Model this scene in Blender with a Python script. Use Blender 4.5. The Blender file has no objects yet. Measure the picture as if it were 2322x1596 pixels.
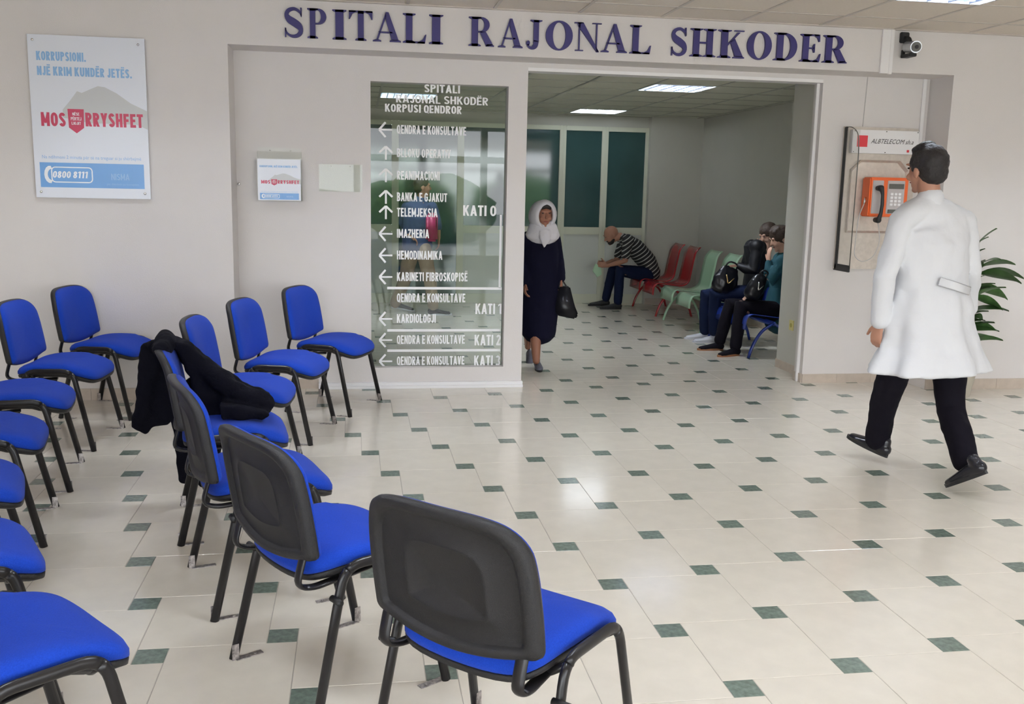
import bpy, bmesh, math, random
import numpy as np
from mathutils import Vector, Matrix, noise
random.seed(7)
SC = bpy.context.scene
COL = SC.collection
PI = math.pi
V = Vector

# ---------------------------------------------------------------- camera, world, light, exposure
H = 1.58
FPX, PITCH, ROLL, YAW = 2189.5872, 0.1698016, 0.0215606, 0.1606318
_cy, _sy, _cp, _sp = math.cos(YAW), math.sin(YAW), math.cos(PITCH), math.sin(PITCH)
CF = V((_sy * _cp, _cy * _cp, -_sp)); _R = V((_cy, -_sy, 0)); _U = _R.cross(CF)
_c, _s = math.cos(ROLL), math.sin(ROLL)
CR = _R * _c + _U * _s; CU = _R * -_s + _U * _c
cam_d = bpy.data.cameras.new('camera'); cam = bpy.data.objects.new('camera', cam_d); COL.objects.link(cam)
cam_d.sensor_width = 36.0; cam_d.lens = 36.0 * FPX / 2322.0; cam_d.clip_start = .05
M = Matrix.Identity(4)
for i in range(3):
    M[i][0] = CR[i]; M[i][1] = CU[i]; M[i][2] = -CF[i]
M[2][3] = H
cam.matrix_world = M
SC.camera = cam
CAMP = V((0, 0, H))

def ray(x, y): return CF + CR * ((x - 1161) / FPX) - CU * ((y - 798) / FPX)
def atY(x, y, Y):
    d = ray(x, y); return CAMP + d * (Y / d.y)
def atX(x, y, X):
    d = ray(x, y); return CAMP + d * (X / d.x)
def atZ(x, y, z=0.):
    d = ray(x, y); return CAMP + d * ((z - H) / d.z)
def proj(p):
    w = V(p) - CAMP; z = w.dot(CF)
    if z < .1: return None
    return 1161 + FPX * w.dot(CR) / z, 798 - FPX * w.dot(CU) / z

world = bpy.data.worlds.new('world'); SC.world = world; world.use_nodes = True
wn = world.node_tree; wn.nodes.clear()
wo = wn.nodes.new('ShaderNodeOutputWorld'); wb = wn.nodes.new('ShaderNodeBackground')
wr = wn.nodes.new('ShaderNodeValToRGB'); wt = wn.nodes.new('ShaderNodeTexCoord'); wx = wn.nodes.new('ShaderNodeSeparateXYZ')
wn.links.new(wt.outputs['Generated'], wx.inputs[0]); wn.links.new(wx.outputs['Z'], wr.inputs[0])
wr.color_ramp.elements[0].position = 0.0; wr.color_ramp.elements[0].color = (.95, .96, 1.0, 1)
wr.color_ramp.elements[1].position = .6; wr.color_ramp.elements[1].color = (.72, .84, 1.0, 1)
wn.links.new(wr.outputs[0], wb.inputs[0]); wb.inputs[1].default_value = 7.0
wn.links.new(wb.outputs[0], wo.inputs[0])
SC.view_settings.view_transform = 'Standard'; SC.view_settings.look = 'None'
SC.view_settings.gamma = 1.0; SC.view_settings.use_curve_mapping = False
SC.view_settings.exposure = 0.56
SC.cycles.max_bounces = 8; SC.cycles.diffuse_bounces = 5; SC.cycles.glossy_bounces = 4
SC.cycles.transmission_bounces = 6; SC.cycles.transparent_max_bounces = 8
SC.cycles.caustics_reflective = False; SC.cycles.caustics_refractive = False
SC.cycles.sample_clamp_indirect = 6.0

sun_d = bpy.data.lights.new('sun', 'SUN'); sun_d.energy = 5.0; sun_d.angle = math.radians(.6); sun_d.color = (1.0, .86, .66)
sun = bpy.data.objects.new('sun', sun_d); COL.objects.link(sun); sun.rotation_euler = (math.radians(32), 0, math.radians(-14))
LAMP_E = 145.0           # tube strength, lobby luminaires
HALL_E, HALL_E2 = 195.0, 14.0   # tube strength, hall luminaires
def area_light(name, loc, sx, sy, power, color=(1, 1, 1), rot=(0, 0, 0), parent=None, portal=False):
    l = bpy.data.lights.new(name, 'AREA'); l.shape = 'RECTANGLE'; l.size = sx; l.size_y = sy
    l.energy = power; l.color = color
    if portal: l.cycles.is_portal = True
    o = bpy.data.objects.new(name, l); COL.objects.link(o); o.location = loc; o.rotation_euler = rot
    if parent: o.parent = parent
    return o
# sampling portals filling the street windows behind the camera (they give no light of their own)
for wx0 in (-3.6, -1.2, 1.2, 3.6, 6.0):
    area_light('window_portal', (wx0, -3.42, 1.45), 2.2, 2.5, 1, rot=(PI / 2, 0, 0), portal=True)

# ---------------------------------------------------------------- materials
def mat(name, col, rough=.5, metal=0., spec=.5, noise_amt=0., noise_scale=20., bump=0., bump_scale=60., trans=0., ior=1.45,
        emit=None, emit_s=0., sheen=0., rand=0., alpha=1., coat=0.):
    m = bpy.data.materials.new(name); m.use_nodes = True
    nt = m.node_tree; b = nt.nodes['Principled BSDF']
    b.inputs['Base Color'].default_value = (*col, 1); b.inputs['Roughness'].default_value = rough
    b.inputs['Metallic'].default_value = metal; b.inputs['Specular IOR Level'].default_value = spec
    b.inputs['Transmission Weight'].default_value = trans; b.inputs['IOR'].default_value = ior
    b.inputs['Alpha'].default_value = alpha; b.inputs['Coat Weight'].default_value = coat
    if sheen: b.inputs['Sheen Weight'].default_value = sheen
    if emit: b.inputs['Emission Color'].default_value = (*emit, 1); b.inputs['Emission Strength'].default_value = emit_s
    tc = nt.nodes.new('ShaderNodeTexCoord')
    src = None
    if noise_amt:
        n = nt.nodes.new('ShaderNodeTexNoise'); n.inputs['Scale'].default_value = noise_scale; n.inputs['Detail'].default_value = 5
        nt.links.new(tc.outputs['Object'], n.inputs['Vector'])
        mr = nt.nodes.new('ShaderNodeMapRange'); mr.inputs[1].default_value = .3; mr.inputs[2].default_value = .7
        mr.inputs[3].default_value = 1 - noise_amt; mr.inputs[4].default_value = 1 + noise_amt
        nt.links.new(n.outputs[0], mr.inputs[0]); src = mr.outputs[0]
    if rand:
        oi = nt.nodes.new('ShaderNodeObjectInfo'); mr2 = nt.nodes.new('ShaderNodeMapRange')
        mr2.inputs[3].default_value = 1 - rand; mr2.inputs[4].default_value = 1 + rand
        nt.links.new(oi.outputs['Random'], mr2.inputs[0])
        if src:
            mm = nt.nodes.new('ShaderNodeMath'); mm.operation = 'MULTIPLY'
            nt.links.new(src, mm.inputs[0]); nt.links.new(mr2.outputs[0], mm.inputs[1]); src = mm.outputs[0]
        else: src = mr2.outputs[0]
    if src:
        vm = nt.nodes.new('ShaderNodeVectorMath'); vm.operation = 'SCALE'; vm.inputs[0].default_value = col
        nt.links.new(src, vm.inputs['Scale']); nt.links.new(vm.outputs[0], b.inputs['Base Color'])
    if bump:
        n2 = nt.nodes.new('ShaderNodeTexNoise'); n2.inputs['Scale'].default_value = bump_scale; n2.inputs['Detail'].default_value = 4
        nt.links.new(tc.outputs['Object'], n2.inputs['Vector'])
        bn = nt.nodes.new('ShaderNodeBump'); bn.inputs['Strength'].default_value = bump; bn.inputs['Distance'].default_value = .01
        nt.links.new(n2.outputs[0], bn.inputs['Height']); nt.links.new(bn.outputs[0], b.inputs['Normal'])
    return m

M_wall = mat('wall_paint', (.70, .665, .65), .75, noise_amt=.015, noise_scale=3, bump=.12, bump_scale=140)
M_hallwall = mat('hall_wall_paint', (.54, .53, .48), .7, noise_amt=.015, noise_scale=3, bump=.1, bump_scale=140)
M_white = mat('white_board', (.82, .81, .82), .35)
M_trim = mat('white_trim_paint', (.85, .83, .83), .3)
M_ceil = mat('ceiling_panel_board', (.72, .65, .57), .9, noise_amt=.03, noise_scale=60, bump=.2, bump_scale=200)
M_tee = mat('ceiling_grid_metal', (.55, .50, .45), .5)
M_hceil = mat('hall_ceiling_board', (.58, .58, .48), .55, noise_amt=.03, noise_scale=60)
M_htee = mat('hall_ceiling_grid', (.40, .40, .34), .3, metal=.3)
M_tile = mat('floor_tile_stone', (.69, .637, .555), .13, noise_amt=.035, noise_scale=9, rand=.018, coat=.0)
M_insert = mat('green_marble_tile', (.15, .19, .16), .16, noise_amt=.28, noise_scale=45, rand=.12)
M_grout = mat('grout', (.36, .33, .29), .8)
M_base = mat('baseboard_stone', (.52, .44, .37), .3, noise_amt=.06, noise_scale=18, rand=.03)
M_fabric = mat('blue_chair_fabric', (.010, .052, .43), .85, noise_amt=.10, noise_scale=260, bump=.25, bump_scale=420, sheen=.06, spec=.15)
M_shell = mat('black_plastic_shell', (.013, .0125, .014), .45, bump=.3, bump_scale=500, noise_amt=.05)
M_tube = mat('black_steel_tube', (.012, .011, .012), .30, spec=.45)
M_bracket = mat('worn_zinc_plate', (.36, .33, .32), .35, metal=.7, noise_amt=.5, noise_scale=90)
M_rubber = mat('black_rubber', (.015, .015, .016), .5)
M_screw = mat('chrome_screw', (.75, .74, .72), .2, metal=1.)
M_letter = mat('violet_blue_letter', (.036, .028, .15), .45)
M_alu = mat('cream_aluminium_frame', (.66, .67, .55), .45)
M_teal = mat('teal_film_glass', (.040, .085, .085), .06, spec=.7, noise_amt=.15, noise_scale=1.5)
M_panelw = mat('white_door_panel', (.62, .64, .60), .4)
M_black = mat('black_cloth', (.004, .004, .008), .9, spec=.12, bump=.3, bump_scale=90)

def glass_mat(name='green_tinted_glass', tint=(.91, .95, .92), k=.85, k0=.0):
    m = bpy.data.materials.new(name); m.use_nodes = True; nt = m.node_tree; nt.nodes.clear()
    o = nt.nodes.new('ShaderNodeOutputMaterial'); t = nt.nodes.new('ShaderNodeBsdfTransparent'); g = nt.nodes.new('ShaderNodeBsdfGlossy')
    t.inputs[0].default_value = (*tint, 1); g.inputs['Roughness'].default_value = .015
    mx = nt.nodes.new('ShaderNodeMixShader'); lw = nt.nodes.new('ShaderNodeFresnel'); lw.inputs[0].default_value = 1.5
    mp = nt.nodes.new('ShaderNodeMath'); mp.operation = 'MULTIPLY_ADD'; mp.inputs[1].default_value = k; mp.inputs[2].default_value = k0
    nt.links.new(lw.outputs[0], mp.inputs[0])
    ge = nt.nodes.new('ShaderNodeNewGeometry'); iv = nt.nodes.new('ShaderNodeMath'); iv.operation = 'SUBTRACT'; iv.inputs[0].default_value = 1.
    ml = nt.nodes.new('ShaderNodeMath'); ml.operation = 'MULTIPLY'; nt.links.new(ge.outputs['Backfacing'], iv.inputs[1]); nt.links.new(iv.outputs[0], ml.inputs[0]); nt.links.new(mp.outputs[0], ml.inputs[1])
    nt.links.new(ml.outputs[0], mx.inputs[0]); nt.links.new(t.outputs[0], mx.inputs[1]); nt.links.new(g.outputs[0], mx.inputs[2])
    nt.links.new(mx.outputs[0], o.inputs[0]); return m
M_glass = glass_mat()
M_acryl = glass_mat('clear_acrylic', (.97, .98, .97), .35, .0)

# ---------------------------------------------------------------- helpers
def link(name, me, m=None, parent=None, loc=None, rot=None):
    o = bpy.data.objects.new(name, me); COL.objects.link(o)
    if m is not None and hasattr(me, 'materials') and len(me.materials) == 0:
        for q in (m if isinstance(m, (list, tuple)) else [m]): me.materials.append(q)
    if parent is not None: o.parent = parent
    if loc is not None: o.location = loc
    if rot is not None: o.rotation_euler = rot
    return o
def bm_obj(name, bm, m, parent=None, smooth=False, loc=None, rot=None):
    me = bpy.data.meshes.new(name); bmesh.ops.recalc_face_normals(bm, faces=bm.faces); bm.to_mesh(me); bm.free()
    if smooth: me.shade_smooth()
    return link(name, me, m, parent, loc, rot)
def tag(o, label=None, cat=None, group=None, kind=None):
    if label: o['label'] = label
    if cat: o['category'] = cat
    if group: o['group'] = group
    if kind: o['kind'] = kind
    return o
def empty(name, loc=(0, 0, 0), rz=0., label=None, cat=None, group=None):
    o = bpy.data.objects.new(name, None); COL.objects.link(o); o.location = loc; o.rotation_euler = (0, 0, rz)
    return tag(o, label, cat, group)
def box(bm, x0, x1, y0, y1, z0, z1, bevel=0.):
    vs = [bm.verts.new(p) for p in [(x0, y0, z0), (x1, y0, z0), (x1, y1, z0), (x0, y1, z0), (x0, y0, z1), (x1, y0, z1), (x1, y1, z1), (x0, y1, z1)]]
    fs = [bm.faces.new([vs[i] for i in f]) for f in [(0, 3, 2, 1), (4, 5, 6, 7), (0, 1, 5, 4), (1, 2, 6, 5), (2, 3, 7, 6), (3, 0, 4, 7)]]
    if bevel:
        es = set(e for f in fs for e in f.edges)
        bmesh.ops.bevel(bm, geom=list(es), offset=bevel, segments=2, affect='EDGES')
def boxo(name, x0, x1, y0, y1, z0, z1, m, parent=None, bevel=0., kind=None):
    bm = bmesh.new(); box(bm, x0, x1, y0, y1, z0, z1, bevel)
    o = bm_obj(name, bm, m, parent)
    if kind: o['kind'] = kind
    return o
def ring_frame(T, side):
    T = T.normalized(); A = side - T * side.dot(T)
    if A.length < 1e-4: A = V((0, 0, 1)) - T * T.z
    if A.length < 1e-4: A = V((1, 0, 0)) - T * T.x
    A.normalize(); return A, T.cross(A)
def limb(bm, pts, side=(1, 0, 0), n=14, caps=True, mod=None):
    """pts: (point, ra, rb); a lofted tube with elliptical rings (ra along side) and rounded ends"""
    side = V(side); P = [V(p[0]) for p in pts]; rings = []
    k = len(P)
    Ts = [((P[min(i + 1, k - 1)] - P[max(i - 1, 0)])).normalized() for i in range(k)]
    def add(c, T, ra, rb, idx):
        A, B = ring_frame(T, side); r = []
        for j in range(n):
            a = 2 * PI * j / n; f = mod(idx, a) if mod else 1.
            r.append(bm.verts.new(c + A * (math.cos(a) * ra * f) + B * (math.sin(a) * rb * f)))
        rings.append(r)
    if caps:
        ra, rb = pts[0][1], pts[0][2]; rm = min(ra, rb)
        for t in (.97, .75, .4): add(P[0] - Ts[0] * rm * t, Ts[0], ra * math.sqrt(1 - t * t), rb * math.sqrt(1 - t * t), 0)
    for i in range(k): add(P[i], Ts[i], pts[i][1], pts[i][2], i)
    if caps:
        ra, rb = pts[-1][1], pts[-1][2]; rm = min(ra, rb)
        for t in (.4, .75, .97): add(P[-1] + Ts[-1] * rm * t, Ts[-1], ra * math.sqrt(1 - t * t), rb * math.sqrt(1 - t * t), k - 1)
    for a, b in zip(rings, rings[1:]):
        for j in range(n): bm.faces.new((a[j], a[(j + 1) % n], b[(j + 1) % n], b[j]))
    bm.faces.new(rings[0][::-1]); bm.faces.new(rings[-1])
def smooth_path(pts, r=.03, n=4):
    """round the inner corners of a polyline"""
    P = [V(p) for p in pts]; out = [P[0]]
    for i in range(1, len(P) - 1):
        a, b, c = P[i - 1], P[i], P[i + 1]
        d1 = (a - b); d2 = (c - b); q = min(r, d1.length * .49, d2.length * .49)
        p0 = b + d1.normalized() * q; p2 = b + d2.normalized() * q
        for j in range(n + 1):
            t = j / n; out.append(p0 * (1 - t) ** 2 + b * 2 * t * (1 - t) + p2 * t * t)
    out.append(P[-1]); return out
def tube(bm, pts, ra, rb=None, side=(0, 1, 0), r=.03, n=10, flat=True):
    rb = rb or ra
    P = smooth_path(pts, r) if r else [V(p) for p in pts]
    side = V(side); rings = []; k = len(P)
    for i in range(k):
        T = (P[min(i + 1, k - 1)] - P[max(i - 1, 0)]).normalized(); A, B = ring_frame(T, side)
        rings.append([bm.verts.new(P[i] + A * math.cos(2 * PI * j / n) * ra + B * math.sin(2 * PI * j / n) * rb) for j in range(n)])
    for a, b in zip(rings, rings[1:]):
        for j in range(n): bm.faces.new((a[j], a[(j + 1) % n], b[(j + 1) % n], b[j]))
    bm.faces.new(rings[0][::-1]); bm.faces.new(rings[-1])
def ball(bm, c, rx, ry=None, rz=None, rot=None, seg=14):
    ry = ry or rx; rz = rz or rx
    mtx = Matrix.Translation(V(c)) @ (rot.to_4x4() if rot else Matrix.Identity(4)) @ Matrix.Diagonal((rx, ry, rz, 1))
    bmesh.ops.create_uvsphere(bm, u_segments=seg, v_segments=max(6, seg * 2 // 3), radius=1, matrix=mtx)
def cyl(bm, c, r, h, axis='z', n=16, r2=None):
    R = {'z': Matrix.Identity(4), 'x': Matrix.Rotation(PI / 2, 4, 'Y'), 'y': Matrix.Rotation(PI / 2, 4, 'X')}[axis]
    bmesh.ops.create_cone(bm, cap_ends=True, segments=n, radius1=r, radius2=r if r2 is None else r2, depth=h, matrix=Matrix.Translation(V(c)) @ R)
TMP = bpy.data.scenes.new('workbench')
def evaluated_mesh(o):
    """evaluate one object alone, away from the big scene"""
    TMP.collection.objects.link(o); TMP.view_layers[0].update()
    dg = TMP.view_layers[0].depsgraph; dg.update()
    me = bpy.data.meshes.new_from_object(o.evaluated_get(dg)); bpy.data.objects.remove(o); return me
def blob(name, bm, m, parent=None, voxel=.008, it=4, fac=.5, disp=0., dscale=8.):
    """voxel-fuse the overlapping solids of bm into one continuous surface"""
    me = bpy.data.meshes.new(name + '_raw'); bmesh.ops.recalc_face_normals(bm, faces=bm.faces); bm.to_mesh(me); bm.free()
    o = bpy.data.objects.new(name + '_raw', me)
    r = o.modifiers.new('r', 'REMESH'); r.mode = 'VOXEL'; r.voxel_size = voxel
    s = o.modifiers.new('s', 'SMOOTH'); s.iterations = it; s.factor = fac
    me2 = evaluated_mesh(o); me2.name = name; bpy.data.meshes.remove(me)
    if disp:
        nv = len(me2.vertices); co = np.empty(nv * 3, 'f'); me2.vertices.foreach_get('co', co); co = co.reshape(-1, 3)
        no = np.empty(nv * 3, 'f'); me2.vertex_normals.foreach_get('vector', no); no = no.reshape(-1, 3)
        f = np.array([noise.noise(V(c) * dscale) + .5 * noise.noise(V(c) * (dscale * 2.1)) for c in co.tolist()], 'f')
        co += no * (f * disp)[:, None]; me2.vertices.foreach_set('co', co.ravel()); me2.update()
    me2.shade_smooth()
    return link(name, me2, m, parent)
def copy_tree(o, parent=None):
    c = o.copy(); COL.objects.link(c)
    if parent is not None: c.parent = parent
    for ch in list(o.children): copy_tree(ch, c)
    return c
def prism(bm, poly, y0, y1):
    """2D polygon (x,z) extruded from y0 to y1"""
    a = [bm.verts.new((p[0], y0, p[1])) for p in poly]; b = [bm.verts.new((p[0], y1, p[1])) for p in poly]
    n = len(poly)
    bm.faces.new(a); bm.faces.new(b[::-1])
    for i in range(n): bm.faces.new((a[i], b[i], b[(i + 1) % n], a[(i + 1) % n]))

def seg_ellipse(cx, cz, rx, rz, a0, a1, n):
    return [(cx + rx * math.cos(math.radians(a0 + (a1 - a0) * i / n)), cz + rz * math.sin(math.radians(a0 + (a1 - a0) * i / n))) for i in range(n + 1)]
def strip(outer, inner): return [[outer[i], outer[i + 1], inner[i + 1], inner[i]] for i in range(len(outer) - 1)]
def wstroke(cl):
    """cl: (x,z,width) centreline"""
    L, R = [], []
    for i, (x, z, w) in enumerate(cl):
        a = cl[max(i - 1, 0)]; b = cl[min(i + 1, len(cl) - 1)]; d = V((b[0] - a[0], b[1] - a[1])).normalized()
        L.append((x - d.y * w / 2, z + d.x * w / 2)); R.append((x + d.y * w / 2, z - d.x * w / 2))
    return strip(L, R)
def sans(ch, t):
    """bold grotesque capital: list of quads and advance width; t stroke weight, cap height 1"""
    h = t / 2; W = .56
    def R(x0, x1, z0, z1): return [[(x0, z0), (x1, z0), (x1, z1), (x0, z1)]]
    def arc(cx, cz, rx, rz, a0, a1, n=10): return strip(seg_ellipse(cx, cz, rx, rz, a0, a1, n), seg_ellipse(cx, cz, rx - t, rz - t * .88, a0, a1, n))
    def ln(x0, z0, x1, z1, w=None):
        w = (w or t) / 2; return [[(x0 - w, z0), (x0 + w, z0), (x1 + w, z1), (x1 - w, z1)]]
    r = W / 2
    if ch == ' ': return [], .26
    if ch == '.': return R(0, t, 0, t * .9), t
    if ch == ',': return [[(0, 0), (t, 0), (t, t), (0, t)], [(t * .4, -t), (t, 0), (t * .3, 0)]], t
    if ch == 'I': return R(0, t, 0, 1), t
    if ch == '1': return R(.18, .18 + t, 0, 1) + [[(0, .72), (.18, .84), (.18, 1), (0, .86)]], .18 + t
    if ch in 'O0Q':
        o = arc(r, .62, r, .38, 0, 180) + arc(r, .38, r, .38, 180, 360) + R(0, t, .38, .62) + R(W - t, W, .38, .62)
        if ch == 'Q': o += [[(r, .2), (r + .06, .28), (W + .03, -.02), (W - .08, -.06)]]
        return o, W
    if ch in 'EFË':
        o = R(0, t, 0, 1) + R(0, .46, 1 - t * .88, 1) + R(0, .43, .5 - h * .8, .5 + h * .9)
        if ch != 'F': o += R(0, .48, 0, t * .88)
        if ch == 'Ë': o += R(.08, .08 + t * .8, 1.08, 1.22) + R(.28, .28 + t * .8, 1.08, 1.22)
        return o, .48
    if ch == 'L': return R(0, t, 0, 1) + R(0, .46, 0, t * .88), .46
    if ch == 'T': return R(.26 - h, .26 + h, 0, 1) + R(0, .52, 1 - t * .88, 1), .52
    if ch == 'H': return R(0, t, 0, 1) + R(W - t, W, 0, 1) + R(0, W, .5 - h * .85, .5 + h * .85), W
    if ch == 'U': return R(0, t, .3, 1) + R(W - t, W, .3, 1) + arc(r, .34, r, .35, 180, 360), W
    if ch == 'J': return R(.42 - t, .42, .3, 1) + arc(.21, .3, .21, .31, 190, 360), .42
    if ch == 'V': return ln(h, 1, .29, 0) + ln(.58 - h, 1, .29, 0), .58
    if ch == 'A': return ln(h, 0, .31, 1) + ln(.62 - h, 0, .31, 1) + R(.14, .48, .2, .2 + t * .8), .62
    if ch == 'Y': return ln(h, 1, .29, .42) + ln(.58 - h, 1, .29, .42) + R(.29 - h, .29 + h, 0, .46), .58
    if ch == 'N': return R(0, t, 0, 1) + R(W - t, W, 0, 1) + ln(h, 1, W - h, 0, t * .85), W
    if ch == 'M': return R(0, t, 0, 1) + R(.68 - t, .68, 0, 1) + ln(h, 1, .34, .22, t * .75) + ln(.68 - h, 1, .34, .22, t * .75), .68
    if ch == 'K': return R(0, t, 0, 1) + ln(t * .7, .38, .56 - h, 1) + ln(.24, .6, .58 - h, 0), .58
    if ch == 'Z': return R(0, .5, 1 - t * .88, 1) + R(0, .5, 0, t * .88) + ln(h, t * .8, .5 - h, 1 - t * .8), .5
    if ch in 'PRBD':
        if ch == 'D': return R(0, t, 0, 1) + arc(.26, .62, .30, .38, 0, 90) + arc(.26, .38, .30, .38, -90, 0) + R(.56 - t, .56, .38, .62) + R(0, .26, 1 - t * .88, 1) + R(0, .26, 0, t * .88), W
        o = R(0, t, 0, 1) + R(0, .28, 1 - t * .88, 1) + R(0, .28, .44, .44 + t * .85) + arc(.26, .72, .27, .28, -90, 90)
        if ch == 'R': o += ln(.24, .46, .54 - h, 0)
        if ch == 'B': o += arc(.26, .27, .29, .27, -90, 90) + R(0, .28, 0, t * .88)
        return o, .55
    if ch in 'GC':
        o = arc(r, .62, r, .38, 20, 180) + arc(r, .38, r, .38, 180, 340 if ch == 'C' else 360) + R(0, t, .38, .62)
        if ch == 'G': o += R(W - t, W, .3, .5) + R(r, W, .42, .42 + t * .8)
        return o, W
    if ch in 'SÇ5': 
        r2 = .265
        return (wstroke([(x, z, t * .95) for x, z in seg_ellipse(r2, .735, r2 - h, .265 - h * .9, 15, 230, 10)] + [(x, z, t * .95) for x, z in seg_ellipse(r2, .265, r2 - h, .265 - h * .9, 50, -165, 10)])), .53
    if ch == '8': return arc(.27, .74, .25, .26, 0, 360, 16) + arc(.27, .27, .27, .29, 0, 360, 16), .54
    if ch == '2':
        return wstroke([(x, z, t * .95) for x, z in seg_ellipse(.26, .72, .26 - h, .28 - h * .9, 170, -30, 9)] + [(h * 1.2, t * .7, t * .95)]) + R(0, .52, 0, t * .88), .52
    if ch == '3': return arc(.25, .74, .25, .26, -80, 160, 10) + arc(.25, .28, .28, .28, -160, 85, 10), .53
    return R(0, .4, .3, .5), .4
def text_mesh(body, x0, x1, h, weight=.19):
    """flat lettering fitted between x0..x1 with cap height h; lies in XZ, baseline z=0"""
    x = 0.; quads = []
    for ch in body:
        g, w = sans(ch, weight); quads += [[(x + p[0], p[1]) for p in q] for q in g]; x += w + (.085 if ch != ' ' else 0)
    k = (x1 - x0) / (x - .085); vs, fs = [], []
    for i, q in enumerate(quads):
        b = len(vs); d = -.00002 * (i % 5)
        vs += [(x0 + p[0] * k, d, p[1] * h) for p in q]; fs.append(tuple(range(b, b + len(q))))
    me = bpy.data.meshes.new('lettering'); me.from_pydata(vs, [], fs); return me
def script_mesh(body, x0, x1, h):
    """small mixed-case print from the built-in typeface"""
    c = bpy.data.curves.new('t', 'FONT'); c.body = body; c.size = 1.; c.resolution_u = 2
    o = bpy.data.objects.new('t', c); me = evaluated_mesh(o); bpy.data.curves.remove(c)
    xs = [v.co.x for v in me.vertices]; a, b = min(xs), max(xs)
    for v in me.vertices: v.co = V((x0 + (v.co.x - a) / (b - a) * (x1 - x0), 0, v.co.y / .729 * h))
    me.materials.clear(); return me
def text(name, body, x0, x1, z, h, y, m, parent, weight=.19, skew=0.):
    me = text_mesh(body, x0, x1, h, weight) if body.upper() == body else script_mesh(body, x0, x1, h)
    for v in me.vertices: v.co.x += skew * v.co.z; v.co.y += y; v.co.z += z
    return link(name, me, m, parent)

# ---------------------------------------------------------------- floor: pinwheel of big tiles and small green inserts
L_, S_ = .4277, .1038
OX, OY = .6137, 7.1124
HX, HY = 2.031, 8.237
G = .0011
floor = boxo('floor', -4.6, 7.2, -3.6, 13.3, -.12, -.0016, M_grout, kind='structure')
def tile_bm(bm, x0, x1, y0, y1, z=0.):
    b = .0014
    lo = [bm.verts.new(p) for p in [(x0, y0, -.01), (x1, y0, -.01), (x1, y1, -.01), (x0, y1, -.01)]]
    mid = [bm.verts.new(p) for p in [(x0, y0, z - b), (x1, y0, z - b), (x1, y1, z - b), (x0, y1, z - b)]]
    hi = [bm.verts.new(p) for p in [(x0 + b, y0 + b, z), (x1 - b, y0 + b, z), (x1 - b, y1 - b, z), (x0 + b, y1 - b, z)]]
    bm.faces.new(hi)
    for i in range(4):
        j = (i + 1) % 4
        bm.faces.new((lo[i], lo[j], mid[j], mid[i])); bm.faces.new((mid[i], mid[j], hi[j], hi[i]))
big, small = [], []
def lattice(ox, oy, X0, X1, Y0, Y1, krange, jrange):
    for k in krange:
        for j in jrange:
            cx, cy = ox + j * S_ + k * L_, oy - j * L_ + k * S_
            for kind, (a0, a1, b0, b1) in (('s', (cx - S_ / 2, cx + S_ / 2, cy - S_ / 2, cy + S_ / 2)), ('b', (cx + S_ / 2, cx + S_ / 2 + L_, cy + S_ / 2 - L_, cy + S_ / 2))):
                q = (max(a0 + G, X0), min(a1 - G, X1), max(b0 + G, Y0), min(b1 - G, Y1))
                if q[1] - q[0] < .008 or q[3] - q[2] < .008: continue
                full = abs((q[1] - q[0]) - (a1 - a0 - 2 * G)) < 1e-6 and abs((q[3] - q[2]) - (b1 - b0 - 2 * G)) < 1e-6
                mx, my = (q[0] + q[1]) / 2, (q[2] + q[3]) / 2
                vis = False
                for px_, py_ in ((q[0], q[2]), (q[1], q[2]), (q[0], q[3]), (q[1], q[3])):
                    p = proj((px_, py_, 0))
                    if p and -20 < p[0] < 2342 and -20 < p[1] < 1616: vis = True
                if my > 7.64 and not (.1 < mx and my > 7.64): vis = False
                d = math.hypot(mx, my); area = (q[1] - q[0]) * (q[3] - q[2]) / d ** 3
                (small if kind == 's' else big).append((-area if vis else 0., q, full))
lattice(OX, OY, -4.5, 7.1, -3.4, 7.65, range(-16, 24), range(-6, 34))
lattice(HX, HY, -1.9, 4.7, 7.654, 13.06, range(-14, 12), range(-18, 8))
for lst, m, sz, nm in ((big, M_tile, L_, 'tile'), (small, M_insert, S_, 'inset_tile')):
    lst.sort(key=lambda t: t[0])
    bm = bmesh.new(); h = sz / 2 - G; tile_bm(bm, -h, h, -h, h)
    me = bpy.data.meshes.new(nm); bm.to_mesh(me); bm.free(); me.materials.append(m)
    for i, (w, q, full) in enumerate(lst[:300]):
        if full:
            o = link(nm, me, None, floor, loc=((q[0] + q[1]) / 2, (q[2] + q[3]) / 2, random.uniform(-.0002, .0002)))
            o.rotation_euler = (random.uniform(-4e-4, 4e-4), random.uniform(-4e-4, 4e-4), 0)
        else:
            bm = bmesh.new(); tile_bm(bm, *q); bm_obj(nm, bm, m, floor)
    bm = bmesh.new()
    for w, q, full in lst[300:]: tile_bm(bm, *q)
    bm_obj(nm + '_field', bm, m, floor)['kind'] = 'stuff'

# ---------------------------------------------------------------- walls
YW, YR = 7.18, 7.50          # front face of outer walls and beam / face of the recessed wall
ZC, ZH = 2.83, 2.545         # lobby and hall ceilings
wall_left = boxo('wall_left', -4.6, -.88, YW, YR + .15, 0, ZC + .3, M_wall, kind='structure')
beam = boxo('wall_beam', -.88, 4.62, YW, YR + .15, 2.51, ZC + .3, M_wall, kind='structure')
wall_right = boxo('wall_right', 4.62, 7.2, YW, YR + .15, 0, ZC + .3, M_wall, kind='structure')
bm = bmesh.new()
GX0, GX1, GZ0, GZ1 = .104, 1.146, .158, 2.33
box(bm, -.88, GX0, YR, YR + .15, 0, 2.51); box(bm, GX0, GX1, YR, YR + .15, 0, GZ0); box(bm, GX0, GX1, YR, YR + .15, GZ1, 2.51)
box(bm, GX1, 1.294, YR, YR + .15, 0, 2.51); box(bm, 1.294, 3.693, YR, YR + .15, 2.475, 2.51)
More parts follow.
